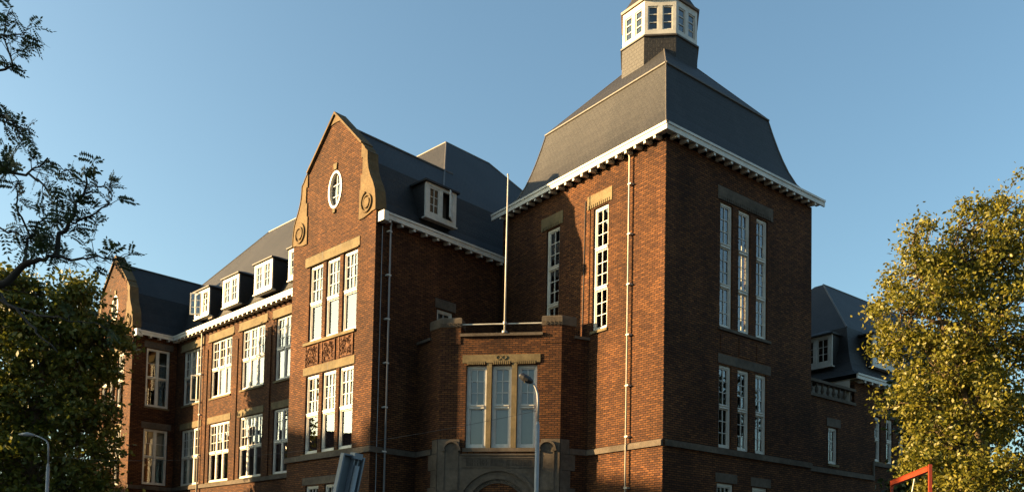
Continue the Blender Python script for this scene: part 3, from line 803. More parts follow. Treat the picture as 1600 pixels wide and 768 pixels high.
# stone portal
b = MB()
arc = lambda R, n=28, cu=-2.2, cz=3.87: [(cu + R * math.cos(t), cz + R * math.sin(t)) for t in np.linspace(0, math.pi, n)]
slab = [(-4.46, 0), (-3.71, 0)] + arc(1.51)[::-1] + [(-0.69, 0), (0.0, 0), (0.0, 6.43), (-.68, 6.43), (-.72, 5.84), (-3.62, 5.84), (-3.66, 6.43), (-4.46, 6.43)]
b.prism(BF, slab, 0.06, -0.02)
for F, u0s, s in ((LF, LFL, -1), (RF, 0, 1)):                       # quoins that turn the corners
    z = 0.0
    for k, (h, w_) in enumerate(((1.2, .55), (.85, .42), (.85, .62), (.9, .40), (.9, .60), (.62, .40), (.58, .58), (.53, .34))):
        b.box(F, *sorted((u0s, u0s + s * w_)), z + .006, z + h - .006, 0.05, -0.02); z += h
portal = b.build('stone_portal', 'dark_stone', school)
b = MB()
for R0_, R1_, o_ in ((1.52, 1.40, .16), (1.40, 1.12, .10), (1.12, .98, .05), (.98, .86, -.02)):
    A, B_ = arc(R0_), arc(R1_)
    b.prism(BF, A + B_[::-1], o_, -0.2)
for k in range(1, 9):
    t = math.pi * k / 9; r0, r1 = 1.13, 1.39
    b.hexa(*[[BF.p(-2.2 + r * math.cos(t + w_), 3.87 + r * math.sin(t + w_), o_) for r, w_ in ((r0, -.008), (r1, -.008), (r1, .008), (r0, .008))] for o_ in (.104, .08)])
for k in range(26):
    t = math.pi * (k + .5) / 26
    b.tube([BF.p(-2.2 + 1.05 * math.cos(t) + .035 * math.cos(w_), 3.87 + 1.05 * math.sin(t) + .035 * math.sin(w_), .055) for w_ in np.linspace(0, 5.5, 7)], .012, 4)
b.build('arch', 'dark_stone', portal)
b = MB(); fan = arc(.86) 
b.prism(BF, fan, -0.22, -0.3); 
b.box(BF, -3.06, -1.34, 0, 3.86, -0.22, -0.3); b.build('door', 'lamp_dark', portal)
b = MB(); b.prism(BF, arc(.88) + arc(.80)[::-1], -0.10, -0.21); b.build('fanlight_frame', 'white', portal)
b = MB()
for cu in (-3.94, -0.46):                                # round-headed sunk niches with hood moulds
    n_ = [(cu - .25, 4.62), (cu + .25, 4.62)] + [(cu + .25 * math.cos(t), 6.06 + .25 * math.sin(t)) for t in np.linspace(0, math.pi, 14)]
    b.prism(BF, [(cu + .33 * math.cos(t), 6.06 + .33 * math.sin(t)) for t in np.linspace(0, math.pi, 14)] + [(cu + .25 * math.cos(t), 6.06 + .25 * math.sin(t)) for t in np.linspace(math.pi, 0, 14)], 0.14, 0.05)
    b.box(BF, cu - .35, cu - .22, 6.0, 6.06, .15, .05); b.box(BF, cu + .22, cu + .35, 6.0, 6.06, .15, .05)
    for uu in (cu - .27, cu + .25): b.box(BF, uu, uu + .02, 4.62, 6.0, .085, .05)
    b.box(BF, cu - .27, cu + .27, 4.60, 4.62, .085, .05)
b.build('niche', 'dark_stone', portal)
b = MB(); u = -3.40                                   # worn carved lettering frieze
b.box(BF, -3.55, -0.85, 5.40, 5.44, .085, .05); b.box(BF, -3.55, -0.85, 5.74, 5.78, .085, .05)
while u < -1.0:
    w_ = random.uniform(.05, .10); kind = random.randrange(4)
    b.box(BF, u, u + .022, 5.47, 5.71, .08, .05)
    if kind in (0, 1): b.box(BF, u + .022, u + w_, 5.685, 5.71, .08, .05)
    if kind in (0, 2): b.box(BF, u + .022, u + w_, 5.58, 5.603, .08, .05)
    if kind in (1, 3): b.box(BF, u + w_ - .02, u + w_, 5.47, 5.68, .08, .05)
    u += w_ + random.choice((.03, .035, .035, .04, .1))
b.build('carved_frieze', 'dark_stone', portal)
b = MB()
for z in (1.2, 2.9, 4.55, 5.36): b.box(BF, -4.46, -3.2 if z > 4.6 else -3.72, z - .006, z + .006, .0635, .055); b.box(BF, -1.2 if z > 4.6 else -.68, 0, z - .006, z + .006, .0635, .055)
b.build('stone_joint', 'wire', portal)
band(LF, -0.02, LFL - .40); band(RF, .34, RFL)

# ------------------------------------------------------------------ flagpole on the bay
fp = BF.p(-2.08, 0, 0.03)
flag = thing('flagpole', (fp.x, fp.y, 10.27), 'slim white flagpole rising from the parapet above the entrance bay', 'flagpole')
b = MB(); b.tube([(fp.x, fp.y, 10.28), (fp.x, fp.y, 13.2), (fp.x + .01, fp.y, 16.05)], 0.038, 10, r2=0.024); b.build('pole', 'white', flag, smooth=True)
b = MB(); b.tube([(fp.x, fp.y, 10.27), (fp.x, fp.y, 10.34)], 0.10, 12); b.tube([(fp.x, fp.y, 10.58), (fp.x, fp.y, 10.68)], 0.07, 10); b.build('socket', 'galv', flag)
b = MB(); b.tube([(fp.x, fp.y, 16.05), (fp.x, fp.y, 16.12)], [.04, .02], 8); b.build('finial', 'white', flag)

# ------------------------------------------------------------------ right annex and pavilion
aw = (10.27, 10.93, 6.32, 7.82)
wall('annex_wall', AF, TRn - .1, PW, 0, 8.94, (aw,))
window(AF, *aw, tiers=((0, 1, 2, 3),), fr=.09); lintel(AF, 10.13, 11.13, 7.86, 8.2, 'dark_stone', dent=False)
b = MB(); b.face([AF.p(TRn - .1, 8.9), AF.p(PW, 8.9), AF.p(PW, 8.9, -9), AF.p(TRn - .1, 8.9, -9)]); b.build('annex_roof', 'lead', school)
b = MB(); b.box(AF, TRn - .05, PW, 8.942, 9.06, .08, -.22); b.box(AF, TRn - .05, PW, 9.53, 9.64, .08, -.22)
bal = b.build('balustrade', 'dark_stone', school)
pts = [(.06, 0), (.075, .05), (.05, .08), (.085, .2), (.05, .34), (.045, .38), (.07, .43), (.07, .47)]
me = None
for k in range(9):
    pos = AF.p(8.72 + k * .405, 9.06, -.07) - school.location
    if me is None:
        bb = MB(); rr = [[Vector((r * math.cos(t), r * math.sin(t), z)) for t in np.linspace(0, 2 * math.pi, 10, endpoint=False)] for r, z in pts]
        bb.rings(rr); o = bb.build('baluster', 'dark_stone', bal, origin=(0, 0, 0), smooth=True); me = o.data
    else:
        o = bpy.data.objects.new('baluster', me); COL.objects.link(o); o.parent = bal
    o.location = pos
pw = [(13.81, 14.28, 6.75, 8.72), (14.76, 15.3, 6.75, 8.72), (15.8, 16.3, 6.75, 8.72), (19.5, 20.5, 6.75, 8.72)]
wall('pavilion_wall', AF, PW, 25, 0, 10.0, pw); wall('pavilion_wall', PS, 0, 9, 0, 10.0)
for w_ in pw: window(AF, *w_, tiers=((0, .5, 1, 1), (.5, 1, 1, 2)), fr=.09)
lintel(AF, 13.7, 16.4, 8.76, 9.2, 'dark_stone', dent=False)
band(AF, TRn - .05, 13.6); band(AF, 13.7, 25, 6.55, 6.7, .07)
b = MB(); b.box(AF, 13.6, 13.7, 5.9, 6.7, .07, -.02); b.build('string_course', 'dark_stone', school)
cornice(AF, PW, 25, 10.22, .38, .56, h=.2, open0=.38); cornice(PS, 0, 3, 10.215, .38, .56, h=.2)
def pr(i, z): return [AF.p(PW + i, z, -i), AF.p(26, z, -i), AF.p(26, z, -9.4 + i), AF.p(PW + i, z, -9.4 + i)]
pp = [(-.39, 10.23), (-.1, 10.34), (.25, 10.6), (.5, 11.0), (.7, 11.5), (.86, 12.1), (1.0, 12.75)]
b = MB(); b.rings([pr(i, z) for i, z in pp] + [pr(4.45, 16.3)]); b.face(pr(4.45, 16.3)); b.build('pavilion_roof', 'slate', school)
b = MB(); b.tube([pr(1.0, 12.75)[0], pr(4.45, 16.3)[0], pr(4.45, 16.3)[1]], .04, 6); b.build('roof_ridge', 'lead', school)
dormer(AF, 14.1, 15.9, 11.05, 12.5, 1.3, -.25)
DP = Fr(PS.p(0, 0, 0).xy, -tl)
PSd = Fr(PS.p(2.95, 0).xy, -tl)      # same face seen with u running towards the front
dormer(PSd, 0.0, 1.68, 10.97, 12.4, 1.3, -.28)
ant = AF.p(14.6, 15.9, -4.45)
b = MB(); b.tube([ant, ant + Vector((0, 0, 2.6))], .018, 6); b.build('antenna', 'wire', school)

# ------------------------------------------------------------------ street lamps, wire, sign, red frame
t = thing('street_lamp', (-.53, 20, 0), 'grey street lamp with black lamp head in front of the entrance bay windows', 'street lamp', 'street lamps')
b = MB(); b.tube([(-.53, 20, 0), (-.53, 20, 5.16)], 0.056, 12, r2=.050); b.tube([(-.53, 20, 5.14), (-.53, 20, 5.24)], [.050, .030], 12, caps=False); b.build('pole', 'galv', t, smooth=True)
b = MB(); b.tube([(-.53, 20, 5.22), (-.53, 20, 5.72), (-.545, 20, 5.9), (-.585, 20, 6.03), (-.64, 20, 6.13), (-.70, 20, 6.20)], 0.029, 10, r2=.023); b.build('arm', 'galv', t, smooth=True)
b = MB()
ax = Vector((-.88, 0, .47)).normalized(); h0 = Vector((-.66, 20, 6.17))
side = Vector((0, 1, 0)); upv = ax.cross(side); upv = upv if upv.z > 0 else -upv
rr = []
for s_, w_, hh in ((0, .03, .03), (.04, .07, .06), (.12, .105, .085), (.24, .11, .085), (.33, .09, .065), (.37, .03, .02)):
    rr.append([h0 + ax * s_ + side * math.cos(q) * w_ + upv * math.sin(q) * hh for q in np.linspace(0, 2 * math.pi, 14, endpoint=False)])
b.rings(rr); b.build('lamp_head', 'lamp_dark', t, smooth=True)
b = MB(); rr2 = [[h0 + ax * s_ + side * math.cos(q) * w_ - upv * (hh) for q in np.linspace(0, 2 * math.pi, 12, endpoint=False)] for s_, w_, hh in ((.18, .085, .07), (.18, .06, .115), (.18, .01, .12))]
b.rings(rr2); b.build('diffuser', 'blind', t, smooth=True)
t2 = thing('street_lamp', (-18.6, 31, 0), 'slim grey street lamp with curved arm against the dark tree', 'street lamp', 'street lamps')
b = MB(); b.tube([(-18.6, 31, 0), (-18.63, 31, 5.2)], 0.068, 12, r2=.058); b.tube([(-18.63, 31, 5.19), (-18.63, 31, 5.35)], [.058, .036], 12, caps=False); b.build('pole', 'galv', t2, smooth=True)
b = MB(); b.tube([(-18.63, 31, 5.3), (-18.65, 31, 5.95), (-18.68, 31, 6.1), (-18.75, 31, 6.18), (-18.95, 31, 6.29), (-19.2, 31, 6.37)], 0.034, 10, r2=.026); b.build('arm', 'galv', t2, smooth=True)
b = MB(); b.tube([(-19.17, 31, 6.365), (-19.45, 31, 6.40), (-19.75, 31, 6.38)], [.04, .08, .03], 10); b.build('lamp_head', 'galv', t2, smooth=True)
b = MB(); P0, P1 = Vector((-.53, 20, 5.5)), Vector((-18.64, 31, 5.6))
b.tube([P0.lerp(P1, k / 24) - Vector((0, 0, .55 * 4 * (k / 24) * (1 - k / 24))) for k in range(25)], .0045, 5)
tag(b.build('overhead_wire', 'wire'), 'thin dark wire strung between the two street lamps', 'wire')

# traffic sign seen from behind, leaning
sg = thing('traffic_sign', (-2.50, 10.1, 0), 'back of a leaning blue grey traffic sign below the gable windows', 'road sign')
dS = (Vector((-2.37, 10.25)) - Vector((-2.56, 10.0)))
ang = math.atan2(dS.y, dS.x); ln = dS.length
lean = Vector((0.18, 0.0, 1.0)).normalized()
sd = Vector((math.cos(ang), math.sin(ang), -0.06)); sn = sd.cross(lean).normalized()
if sn.y > 0: sn = -sn                                   # towards the camera
base = Vector((-2.765, 10.0, 1.95))
def sgp(u, v, o_): return base + sd * u + lean * v + sn * o_
def sbox(bb, u0, u1, v0, v1, o0, o1, m=0): bb.hexa([sgp(u0, v0, o0), sgp(u1, v0, o0), sgp(u1, v1, o0), sgp(u0, v1, o0)], [sgp(u0, v0, o1), sgp(u1, v0, o1), sgp(u1, v1, o1), sgp(u0, v1, o1)], m)
Hs = 1.13
b = MB(); sbox(b, 0.004, ln - .004, 0.004, Hs - .004, 0, -.004); b.build('panel', 'sign_back', sg)
b = MB(); sbox(b, -.004, .018, 0, Hs, .05, -.01); sbox(b, ln - .018, ln + .004, 0, Hs, .05, -.01); sbox(b, .018, ln - .018, Hs - .018, Hs, .05, -.01); sbox(b, .018, ln - .018, 0, .018, .05, -.01); b.build('rim', 'sign_edge', sg)
b = MB(); uc = ln * .60
sbox(b, uc - .035, uc - .02, .02, Hs + .005, .06, .001); sbox(b, uc + .02, uc + .035, .02, Hs + .005, .06, .001); sbox(b, uc - .02, uc + .02, .02, Hs - .02, .018, .001); b.build('rail', 'sign_edge', sg)
b = MB(); b.tube([sgp(uc, Hs - .12, .09), sgp(uc, 0, .09), Vector((-2.50, 10.1, 0)) + Vector((-.1, 0, 0))], .03, 10); b.build('post', 'galv', sg, smooth=True)
b = MB(); sbox(b, uc - .06, uc + .06, Hs - .04, Hs + .03, .085, -.005); b.build('clamp', 'sign_edge', sg)

# red steel portal frame
A_, B_ = Vector((6.85, 17.5, 3.66)), Vector((6.55, 15.0, 3.70))
rf = thing('steel_frame', (6.7, 16.2, 0), 'orange red steel portal frame in front of the sunlit tree', 'steel frame')
ux = (B_ - A_).xy.normalized(); RFm = Fr(A_.xy, ux); Lr = (B_ - A_).xy.length
b = MB(); b.box(RFm, 0.0, Lr - .07, 3.61, 3.69, .03, -.03); b.box(RFm, .0, Lr - .07, 3.691, 3.70, .04, -.04); b.box(RFm, 0, Lr - .07, 3.60, 3.609, .04, -.04); b.build('beam', 'red_steel', rf)
b = MB(); b.box(RFm, Lr - .055, Lr, 0, 3.72, .027, -.027); b.build('leg', 'red_steel', rf)
b = MB(); b.box(RFm, -.057, -.002, 0, 3.70, .027, -.027); b.build('leg', 'red_steel', rf)
b = MB(); b.tube([RFm.p(Lr * .62, 3.57, 0), RFm.p(Lr * .42, 1.2, 0.3)], .014, 6); b.build('stay_rod', 'pipe_cream', rf)

# ------------------------------------------------------------------ trees
def leaves_mesh(name, pos, size, mats, parent, nrm_bias=None, aspect=1.6):
    n = len(pos); org = np.array(root_origin(parent))
    d = rng.normal(size=(n, 3)); d /= np.linalg.norm(d, axis=1)[:, None]
    if nrm_bias is not None: d = d + np.array(nrm_bias); d /= np.linalg.norm(d, axis=1)[:, None]
    r = rng.normal(size=(n, 3)); a = np.cross(d, r); a /= np.linalg.norm(a, axis=1)[:, None]; b_ = np.cross(d, a)
    s = size * rng.uniform(.65, 1.3, size=(n, 1)); L = a * s * aspect * .5; W = b_ * s * .5
    P = np.array(pos) - org
    droop = d * s * 0.18
    v = np.stack([P - L, P + W * .9 - droop * .2, P + L, P - W * .9 - droop * .2], axis=1).reshape(-1, 3)
    me = bpy.data.meshes.new(name); me.vertices.add(4 * n); me.vertices.foreach_set('co', v.ravel())
    me.loops.add(4 * n); me.loops.foreach_set('vertex_index', np.arange(4 * n)); me.polygons.add(n)
    me.polygons.foreach_set('loop_start', np.arange(0, 4 * n, 4)); me.polygons.foreach_set('loop_total', np.full(n, 4))
    me.materials.append(M[mats]); me.update(calc_edges=True)
    o = bpy.data.objects.new(name, me); COL.objects.link(o); o.parent = parent
    return o

def bent(p, q, k, amp):
    p, q = Vector(p), Vector(q); L = (q - p).length; out = []
    for i in range(k + 1):
        t = i / k; w = Vector(rng.normal(size=3)) * amp * L * (0 if i in (0, k) else 1)
        out.append(p.lerp(q, t) + w)
    return out

def tree(name, base, trunk_pts, lobes, nclust, nleaf, spread, size, lm, bm, label, rtrunk=.25, group=None, cat='tree', shell=.55, twig=True, twig_r=.012):
    t = thing(name, base, label, cat, group)
    b = MB(); n = len(trunk_pts)
    b.tube(trunk_pts, [rtrunk * (1 - .75 * i / (n - 1)) for i in range(n)], 10)
    pos = []
    T = [Vector(p) for p in trunk_pts]
    for (cx, cy, cz, rx, ry, rz, wgt) in lobes:
        c = Vector((cx, cy, cz))
        a = min(T[1:], key=lambda p: (p - c).length + max(0, p.z - c.z) * 1.5)
        limb = bent(a, c, 5, .05); r0 = rtrunk * .3
        b.tube(limb, [r0 * (1 - .7 * i / 5) for i in range(6)], 7)
        m_ = int(nclust * wgt)
        for k in range(m_):
            d = rng.normal(size=3); d /= np.linalg.norm(d)
            rr_ = rng.uniform(shell, 1.0) ** .7
            p = np.array(c) + d * np.array([rx, ry, rz]) * rr_
            if twig and k % 2 == 0:
                st = limb[rng.integers(2, 6)]
                b.tube(bent(st, p, 3, .07), [twig_r * 2.2, twig_r * 1.6, twig_r, twig_r * .5], 4, caps=False)
            nl = int(nleaf * rng.uniform(.5, 1.5))
            e = rng.normal(size=(nl, 3)) * spread * rng.uniform(.6, 1.25)
            e[:, 2] *= .8
            pos.append(p + e)
    b.build('trunk', bm, t, smooth=True)
    leaves_mesh('crown', np.concatenate(pos), size, lm, t)
    return t

# sunlit tree at the right
tree('poplar_tree', (10.9, 21.0, 0),
     [(10.9, 21, 0), (10.75, 20.6, 2.2), (10.3, 20.3, 4.2), (9.85, 20.4, 5.8), (9.3, 20.7, 8.0), (9.05, 21.3, 9.4)],
     [(9.1, 21.2, 9.2, .8, 1.1, .9, .45), (8.75, 21.0, 10.1, .28, .5, .7, .10), (8.45, 21.0, 8.3, .7, 1.2, .9, .5), (8.2, 20.9, 9.2, .22, .4, .4, .05), (9.45, 21.5, 10.15, .5, .8, .75, .25),
      (9.9, 21.5, 9.1, 1.0, 1.4, 1.0, .7), (10.45, 21.6, 10.6, .45, .8, .85, .25), (10.8, 21.6, 9.8, .9, 1.3, 1.0, .7), (10.95, 21.6, 11.1, .3, .6, .6, .1),
      (11.7, 21.7, 10.2, 1.1, 1.6, 1.3, .8), (12.9, 22, 10.8, 1.5, 1.8, 1.6, .6), (11.6, 21.6, 11.4, .5, .8, .7, .2), (9.2, 20.8, 7.0, 1.1, 1.3, .9, .7), (10.4, 20.8, 7.7, 1.2, 1.3, 1.2, .95), (11.6, 21, 8.1, 1.3, 1.6, 1.4, .9),
      (8.05, 20.8, 7.45, .38, .7, .4, .12), (8.35, 20.8, 6.0, .55, .8, .4, .18), (9.1, 20.6, 5.3, .8, 1.1, .65, .42), (10.3, 20.4, 6.0, 1.1, 1.2, .9, .75), (11.6, 20.6, 6.1, 1.2, 1.3, 1.1, .75),
      (8.6, 20.3, 4.5, .6, .8, .4, .2), (9.4, 20.2, 3.9, .95, 1.1, .75, .5), (10.5, 20.2, 4.3, 1.1, 1.2, .9, .7), (11.8, 20.4, 4.4, 1.1, 1.2, 1.0, .6), (9.6, 20.2, 2.9, .8, 1, .5, .3), (10.9, 20.2, 2.9, 1, 1, .6, .4),
      (13.2, 21.2, 7.6, 1.6, 1.8, 2.1, .6), (13.2, 21, 4.8, 1.4, 1.5, 1.4, .4)],
     84, 56, .15, .066, 'leaf_gold', 'bark_pale', 'large tree with small golden leaves lit by the low sun', rtrunk=.13, twig_r=.010, shell=.45)
# darker tree in the shade between it and the pavilion
tree('shade_tree', (13.2, 29.5, 0), [(13.2, 29.5, 0), (13.1, 29.5, 3), (13.0, 29.5, 6), (13, 29.5, 8.5)],
     [(12.6, 29.3, 7.6, 1.2, 1.3, 1.2, 1), (13.6, 29.6, 9.0, 1.5, 1.5, 1.5, 1), (12.5, 29.2, 4.6, 1.2, 1.4, 1.4, 1), (14.5, 29.5, 6.6, 1.6, 1.6, 2.0, 1), (13.4, 29.2, 2.8, 1.5, 1.4, 1.2, 1), (12.2, 29.2, 3.4, .8, 1, .9, .5)],
     60, 36, .26, .15, 'leaf_dark', 'bark_dark', 'dark green tree in shade beside the right pavilion windows', rtrunk=.16)
# big tree at the left, before the far gable
tree('lime_tree', (-25.0, 40.0, 0), [(-25.0, 40, 0), (-24.9, 40, 4), (-24.8, 40, 8), (-24.4, 40, 12), (-24.2, 40, 14)],
     [(-25.5, 39.6, 14.0, 1.3, 2.0, 1.3, .7), (-26.2, 39.6, 14.8, .7, 1.2, .8, .25), (-23.5, 40.0, 13.9, .9, 1.6, 1.2, .4), (-22.9, 40.0, 14.75, .55, 1.0, .7, .2), (-23.3, 40.2, 14.5, .4, .8, .5, .1), (-27.2, 39.6, 13.2, 1.6, 2.2, 1.8, .8), (-22.5, 40.4, 12.4, .85, 1.6, 1.0, .4),
      (-24.7, 39.8, 12.0, 1.5, 2.2, 1.5, .8), (-22.9, 40.3, 10.6, 1.0, 2.0, 1.2, .5), (-21.3, 40.5, 12.9, .6, 1.1, .6, .22), (-20.9, 40.5, 12.2, .35, .7, .35, .08), (-21.75, 40.5, 11.2, .55, 1.1, .6, .18), (-27.2, 39.6, 10.2, 1.7, 2.4, 1.9, .9), (-25, 39.8, 9.4, 1.6, 2.2, 1.5, .8), (-22.6, 40.2, 8.4, 1.1, 1.9, 1.2, .55), (-21.7, 40.4, 9.0, .5, 1, .5, .12), (-21.6, 40.3, 7.2, .6, 1.1, .7, .2),
      (-24.8, 39.8, 6.8, 1.8, 2.3, 1.6, .9), (-27.2, 39.6, 6.6, 1.8, 2.4, 2.2, .9), (-22.4, 40, 5.6, 1.2, 1.8, 1.3, .6), (-24.8, 39.8, 4.3, 2.0, 2.2, 1.4, .8), (-21.4, 40.2, 4.3, .8, 1.4, 1.1, .35), (-29.0, 39.6, 9.5, 1.6, 2, 4.2, .9)],
     74, 44, .30, .165, 'leaf_green', 'bark', 'broad green tree in front of the far gable with sunlit top', rtrunk=.32, twig_r=.02, shell=.4)
tree('street_tree', (-29.5, 52.0, 0), [(-29.5, 52, 0), (-29.5, 52, 5), (-29.5, 52, 10), (-29.4, 52, 14)],
     [(-29.5, 52, 14.5, 3.0, 2.6, 3.0, 1), (-32.5, 52, 13, 2.5, 2.6, 3.5, 1), (-27.0, 52, 11, 2.2, 2.4, 3, .8), (-30, 52, 8.6, 3.6, 2.6, 3.4, 1.2), (-34.5, 52, 9, 2.4, 2.4, 4, 1)],
     70, 44, .42, .24, 'leaf_dark', 'bark', 'dark tree further back along the street at the left edge', rtrunk=.3, twig_r=.02)
# unseen low tree added beyond the left edge to darken the lime's lower crown
tree('unseen_tree', (-33.0, 39.0, 0), [(-33, 39, 0), (-33, 39, 3), (-33, 39, 5), (-32.8, 39, 6.5)],
     [(-33, 38.6, 6.6, 2.4, 2.6, 1.6, 1), (-31.4, 39.4, 5.0, 1.8, 2.4, 1.8, .8), (-35, 39, 5.4, 2.4, 2.4, 2.2, 1)],
     60, 40, .40, .24, 'leaf_green', 'bark', 'unseen tree added beyond the left edge to shade the lower lime tree', rtrunk=.3, twig=False)

# ------------------------------------------------------------------ near tree whose boughs hang in from the left
nt_ = thing('acacia_tree', (-6.9, 7.2, 0), 'dark feathery leaved boughs reaching in from the left edge', 'tree')
def px(x, y, Y):                                     # a point Y metres ahead, by bearing and elevation
    c = Vector(((x - CX) / F_PX, (y - CY) / F_PX, 1)); w = r2 * c.x + d2 * c.y + fw * c.z
    return Vector((0, 0, 1.7)) + w * (Y / w.y)
trunk = [Vector((-6.9, 7.2, 0)), Vector((-6.8, 7.2, 1.8)), Vector((-6.5, 7.15, 3.0)), Vector((-6.6, 7.1, 5.0)), Vector((-6.4, 7.1, 7.2)), Vector((-6.2, 7.0, 8.6))]
b = MB(); b.tube(trunk, [.2, .17, .15, .11, .07, .03], 12)
limbs = [  # (picture-bearing points, distances, radius)
    ([(-330, 640), (-120, 520), (0, 447), (38, 415), (62, 408), (88, 401)], [7.15, 7.0, 6.9, 6.85, 6.8, 6.8], .045),
    ([(88, 401), (105, 404), (130, 406), (148, 400), (170, 406), (183, 404)], [6.8, 6.75, 6.75, 6.7, 6.7, 6.7], .013),
    ([(88, 401), (92, 375), (104, 350), (118, 325), (132, 296), (140, 265)], [6.8, 6.8, 6.85, 6.9, 6.9, 6.95], .022),
    ([(104, 350), (125, 345), (150, 330), (170, 318), (166, 312), (176, 285)], [6.85, 6.85, 6.8, 6.8, 6.8, 6.75], .010),
    ([(132, 296), (150, 297), (163, 285), (180, 278)], [6.9, 6.85, 6.85, 6.8], .008),
    ([(-150, 300), (-40, 262), (0, 266), (40, 272), (60, 282), (75, 298), (82, 310)], [7.1, 7.0, 6.9, 6.8, 6.75, 6.7, 6.7], .016),
    ([(40, 272), (58, 262), (75, 250), (95, 262), (112, 272)], [6.8, 6.75, 6.7, 6.7, 6.65], .008),
    ([(38, 415), (40, 390), (46, 372), (62, 350), (75, 332)], [6.85, 6.9, 6.95, 7.0, 7.0], .016),
    ([(-100, 372), (0, 355), (36, 368), (58, 384), (70, 375)], [7.1, 6.95, 6.9, 6.9, 6.9], .010),
    ([(-120, 380), (0, 376), (30, 378)], [7.1, 7.0, 6.95], .008),
    ([(-200, 250), (-60, 215), (0, 178), (14, 190), (30, 205), (36, 230)], [7.1, 7.0, 6.8, 6.8, 6.75, 6.75], .014),
    ([(-150, 150), (-40, 120), (0, 108), (20, 100), (8, 60), (12, 22)], [7.0, 6.9, 6.8, 6.8, 6.85, 6.85], .014),
    ([(8, 60), (22, 52), (34, 50), (44, 46)], [6.8, 6.8, 6.75, 6.75], .007),
    ([(-250, 620), (0, 460), (40, 500), (62, 520), (90, 550)], [6.9, 6.7, 6.6, 6.55, 6.5], .018),
    ([(0, 470), (45, 487), (80, 492), (105, 502), (150, 503)], [6.7, 6.6, 6.5, 6.5, 6.45], .011),
    ([(46, 372), (25, 330), (30, 300), (22, 275), (10, 240)], [6.95, 6.95, 6.9, 6.9, 6.9], .009),
]
tips = []
for pts, Ys, r in limbs:
    P = [px(x, y, Y) for (x, y), Y in zip(pts, Ys)]
    Q = []
    for a, c in zip(P[:-1], P[1:]):
        for k in range(3): Q.append(a.lerp(c, k / 3) + Vector(rng.normal(size=3)) * .012)
    Q.append(P[-1]); n = len(Q)
    b.tube(Q, [max(r * (1 - .72 * i / (n - 1)), .0035) for i in range(n)], 7)
    for i in range(n):
        if 430 < pts[min(i // 3, len(pts) - 1)][1]: 
            if r > .012 or rng.random() < .8: continue
        if i > n * .25 or pts[0][0] >= 0: tips.append((Q[i], (Q[min(i + 1, n - 1)] - Q[max(i - 1, 0)]).normalized()))
lv = []; lf = []
def pinnate(p, d, L):
    s = Vector(rng.normal(size=3)); w = (s - d * s.dot(d)).normalized(); nz = d.cross(w).normalized()
    if nz.z < 0: nz = -nz; w = -w
    w = nz.cross(d).normalized()
    npair = int(rng.integers(6, 10))
    for k in range(npair + 1):
        t = (k + .8) / (npair + 1); q = p + d * (L * t) - Vector((0, 0, 1)) * (L * .35 * t * t)
        ll = L * .34 * (1 - .35 * abs(t - .45)) * rng.uniform(.8, 1.15)
        for sg_ in ((-1, 1) if k < npair else (0,)):
            ax_ = (w * sg_ + d * (.45 if sg_ else 1.0)).normalized(); ax_ = (ax_ - Vector((0, 0, rng.uniform(.0, .5)))).normalized()
            bx = ax_.cross(nz).normalized() * ll * .20
            i = len(lv); m1 = q + ax_ * ll * .5
            lv.extend([q, m1 + bx, q + ax_ * ll, m1 - bx]); lf.append((i, i + 1, i + 2, i + 3))
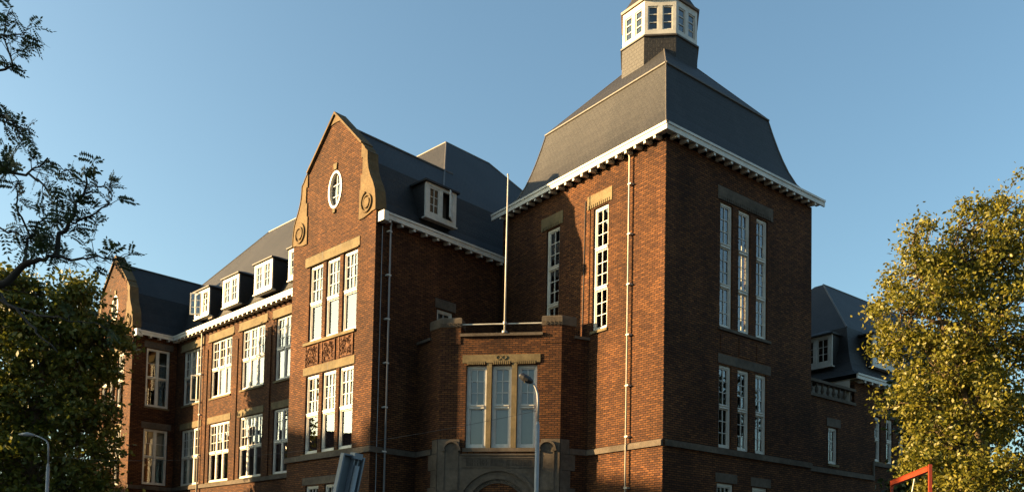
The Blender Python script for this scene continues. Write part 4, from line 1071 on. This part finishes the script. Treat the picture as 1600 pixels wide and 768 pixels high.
for p, d in tips:
    if rng.random() < .48: continue
    for _ in range(int(rng.integers(1, 4))):
        e = Vector(rng.normal(size=3)); e.y *= 1.3; dd = (d * .9 + e * .75 + Vector((0, 0, .22))).normalized(); L = rng.uniform(.05, .17)
        q = p + dd * L
        tw_ = [p, p.lerp(q, .5) + Vector(rng.normal(size=3)) * .01, q]
        b.tube(tw_, [.004, .003, .0022], 4, caps=False)
        for __ in range(int(rng.integers(2, 4))):
            e2 = Vector(rng.normal(size=3)); d3 = (dd * .7 + e2 * .7).normalized()
            pinnate(q.lerp(p, rng.uniform(0, .5)), d3, rng.uniform(.085, .15))
b.build('trunk', 'bark_dark', nt_, smooth=True)
lm_ = MB(); lm_.v = lv; lm_.f = lf; lm_.m = [0] * len(lf); lm_.build('crown', 'leaf_dark', nt_)

# ------------------------------------------------------------------ houses across the street, beyond the left edge (the far row casts the low shadow, the nearest is added for shade)
def house(x0, x1, y0, y1, h, label, roof=3.0):
    t = thing('town_house', ((x0 + x1) / 2, (y0 + y1) / 2, 0), label, 'house', 'houses across the street')
    F = Fr((x1, y0), (0, 1))
    b = MB()
    for (a, c) in (((x0, y0), (x1, y0)), ((x1, y0), (x1, y1)), ((x1, y1), (x0, y1)), ((x0, y1), (x0, y0))):
        b.face([(*a, 0), (*c, 0), (*c, h), (*a, h)])
    b.build('wall', 'house_brick', t)
    xm = (x0 + x1) / 2; b = MB()
    b.face([(x1 + .4, y0, h - .2), (x1 + .4, y1, h - .2), (xm, y1, h + roof), (xm, y0, h + roof)]); b.face([(x0 - .4, y1, h - .2), (x0 - .4, y0, h - .2), (xm, y0, h + roof), (xm, y1, h + roof)])
    b.face([(x0, y0, h - .2), (x1, y0, h - .2), (xm, y0, h + roof)]); b.face([(x1, y1, h - .2), (x0, y1, h - .2), (xm, y1, h + roof)]); b.build('roof', 'tile', t)
    n = int((y1 - y0) // 2.6)
    for z in np.arange(1.2, h - 2.2, 3.4):
        for k in range(n):
            u = (y1 - y0) * (k + .5) / n
            b = MB(); b.box(F, u - .6, u + .6, z, z + 2.0, .04, -.02); b.box(F, u - .5, u + .5, z + .1, z + 1.9, .045, .041, 1); b.build('window', ['white', 'lamp_dark'], t)
house(-74, -62, 12, 26.8, 17.7, 'tallest brick town house out of view across the street', 3.5)
house(-74, -62, 27, 33, 17.0, 'tall brick town house out of view next to the tallest one', 3.5)
house(-74, -62, 33.2, 68, 13.0, 'lower brick town house out of view across the street', 3.2)
house(-46, -33, -9, 10, 11.5, 'unseen brick house nearest the camera, added to shade the near boughs', 3.5)  # unseen house put in to keep sun off the overhanging boughs
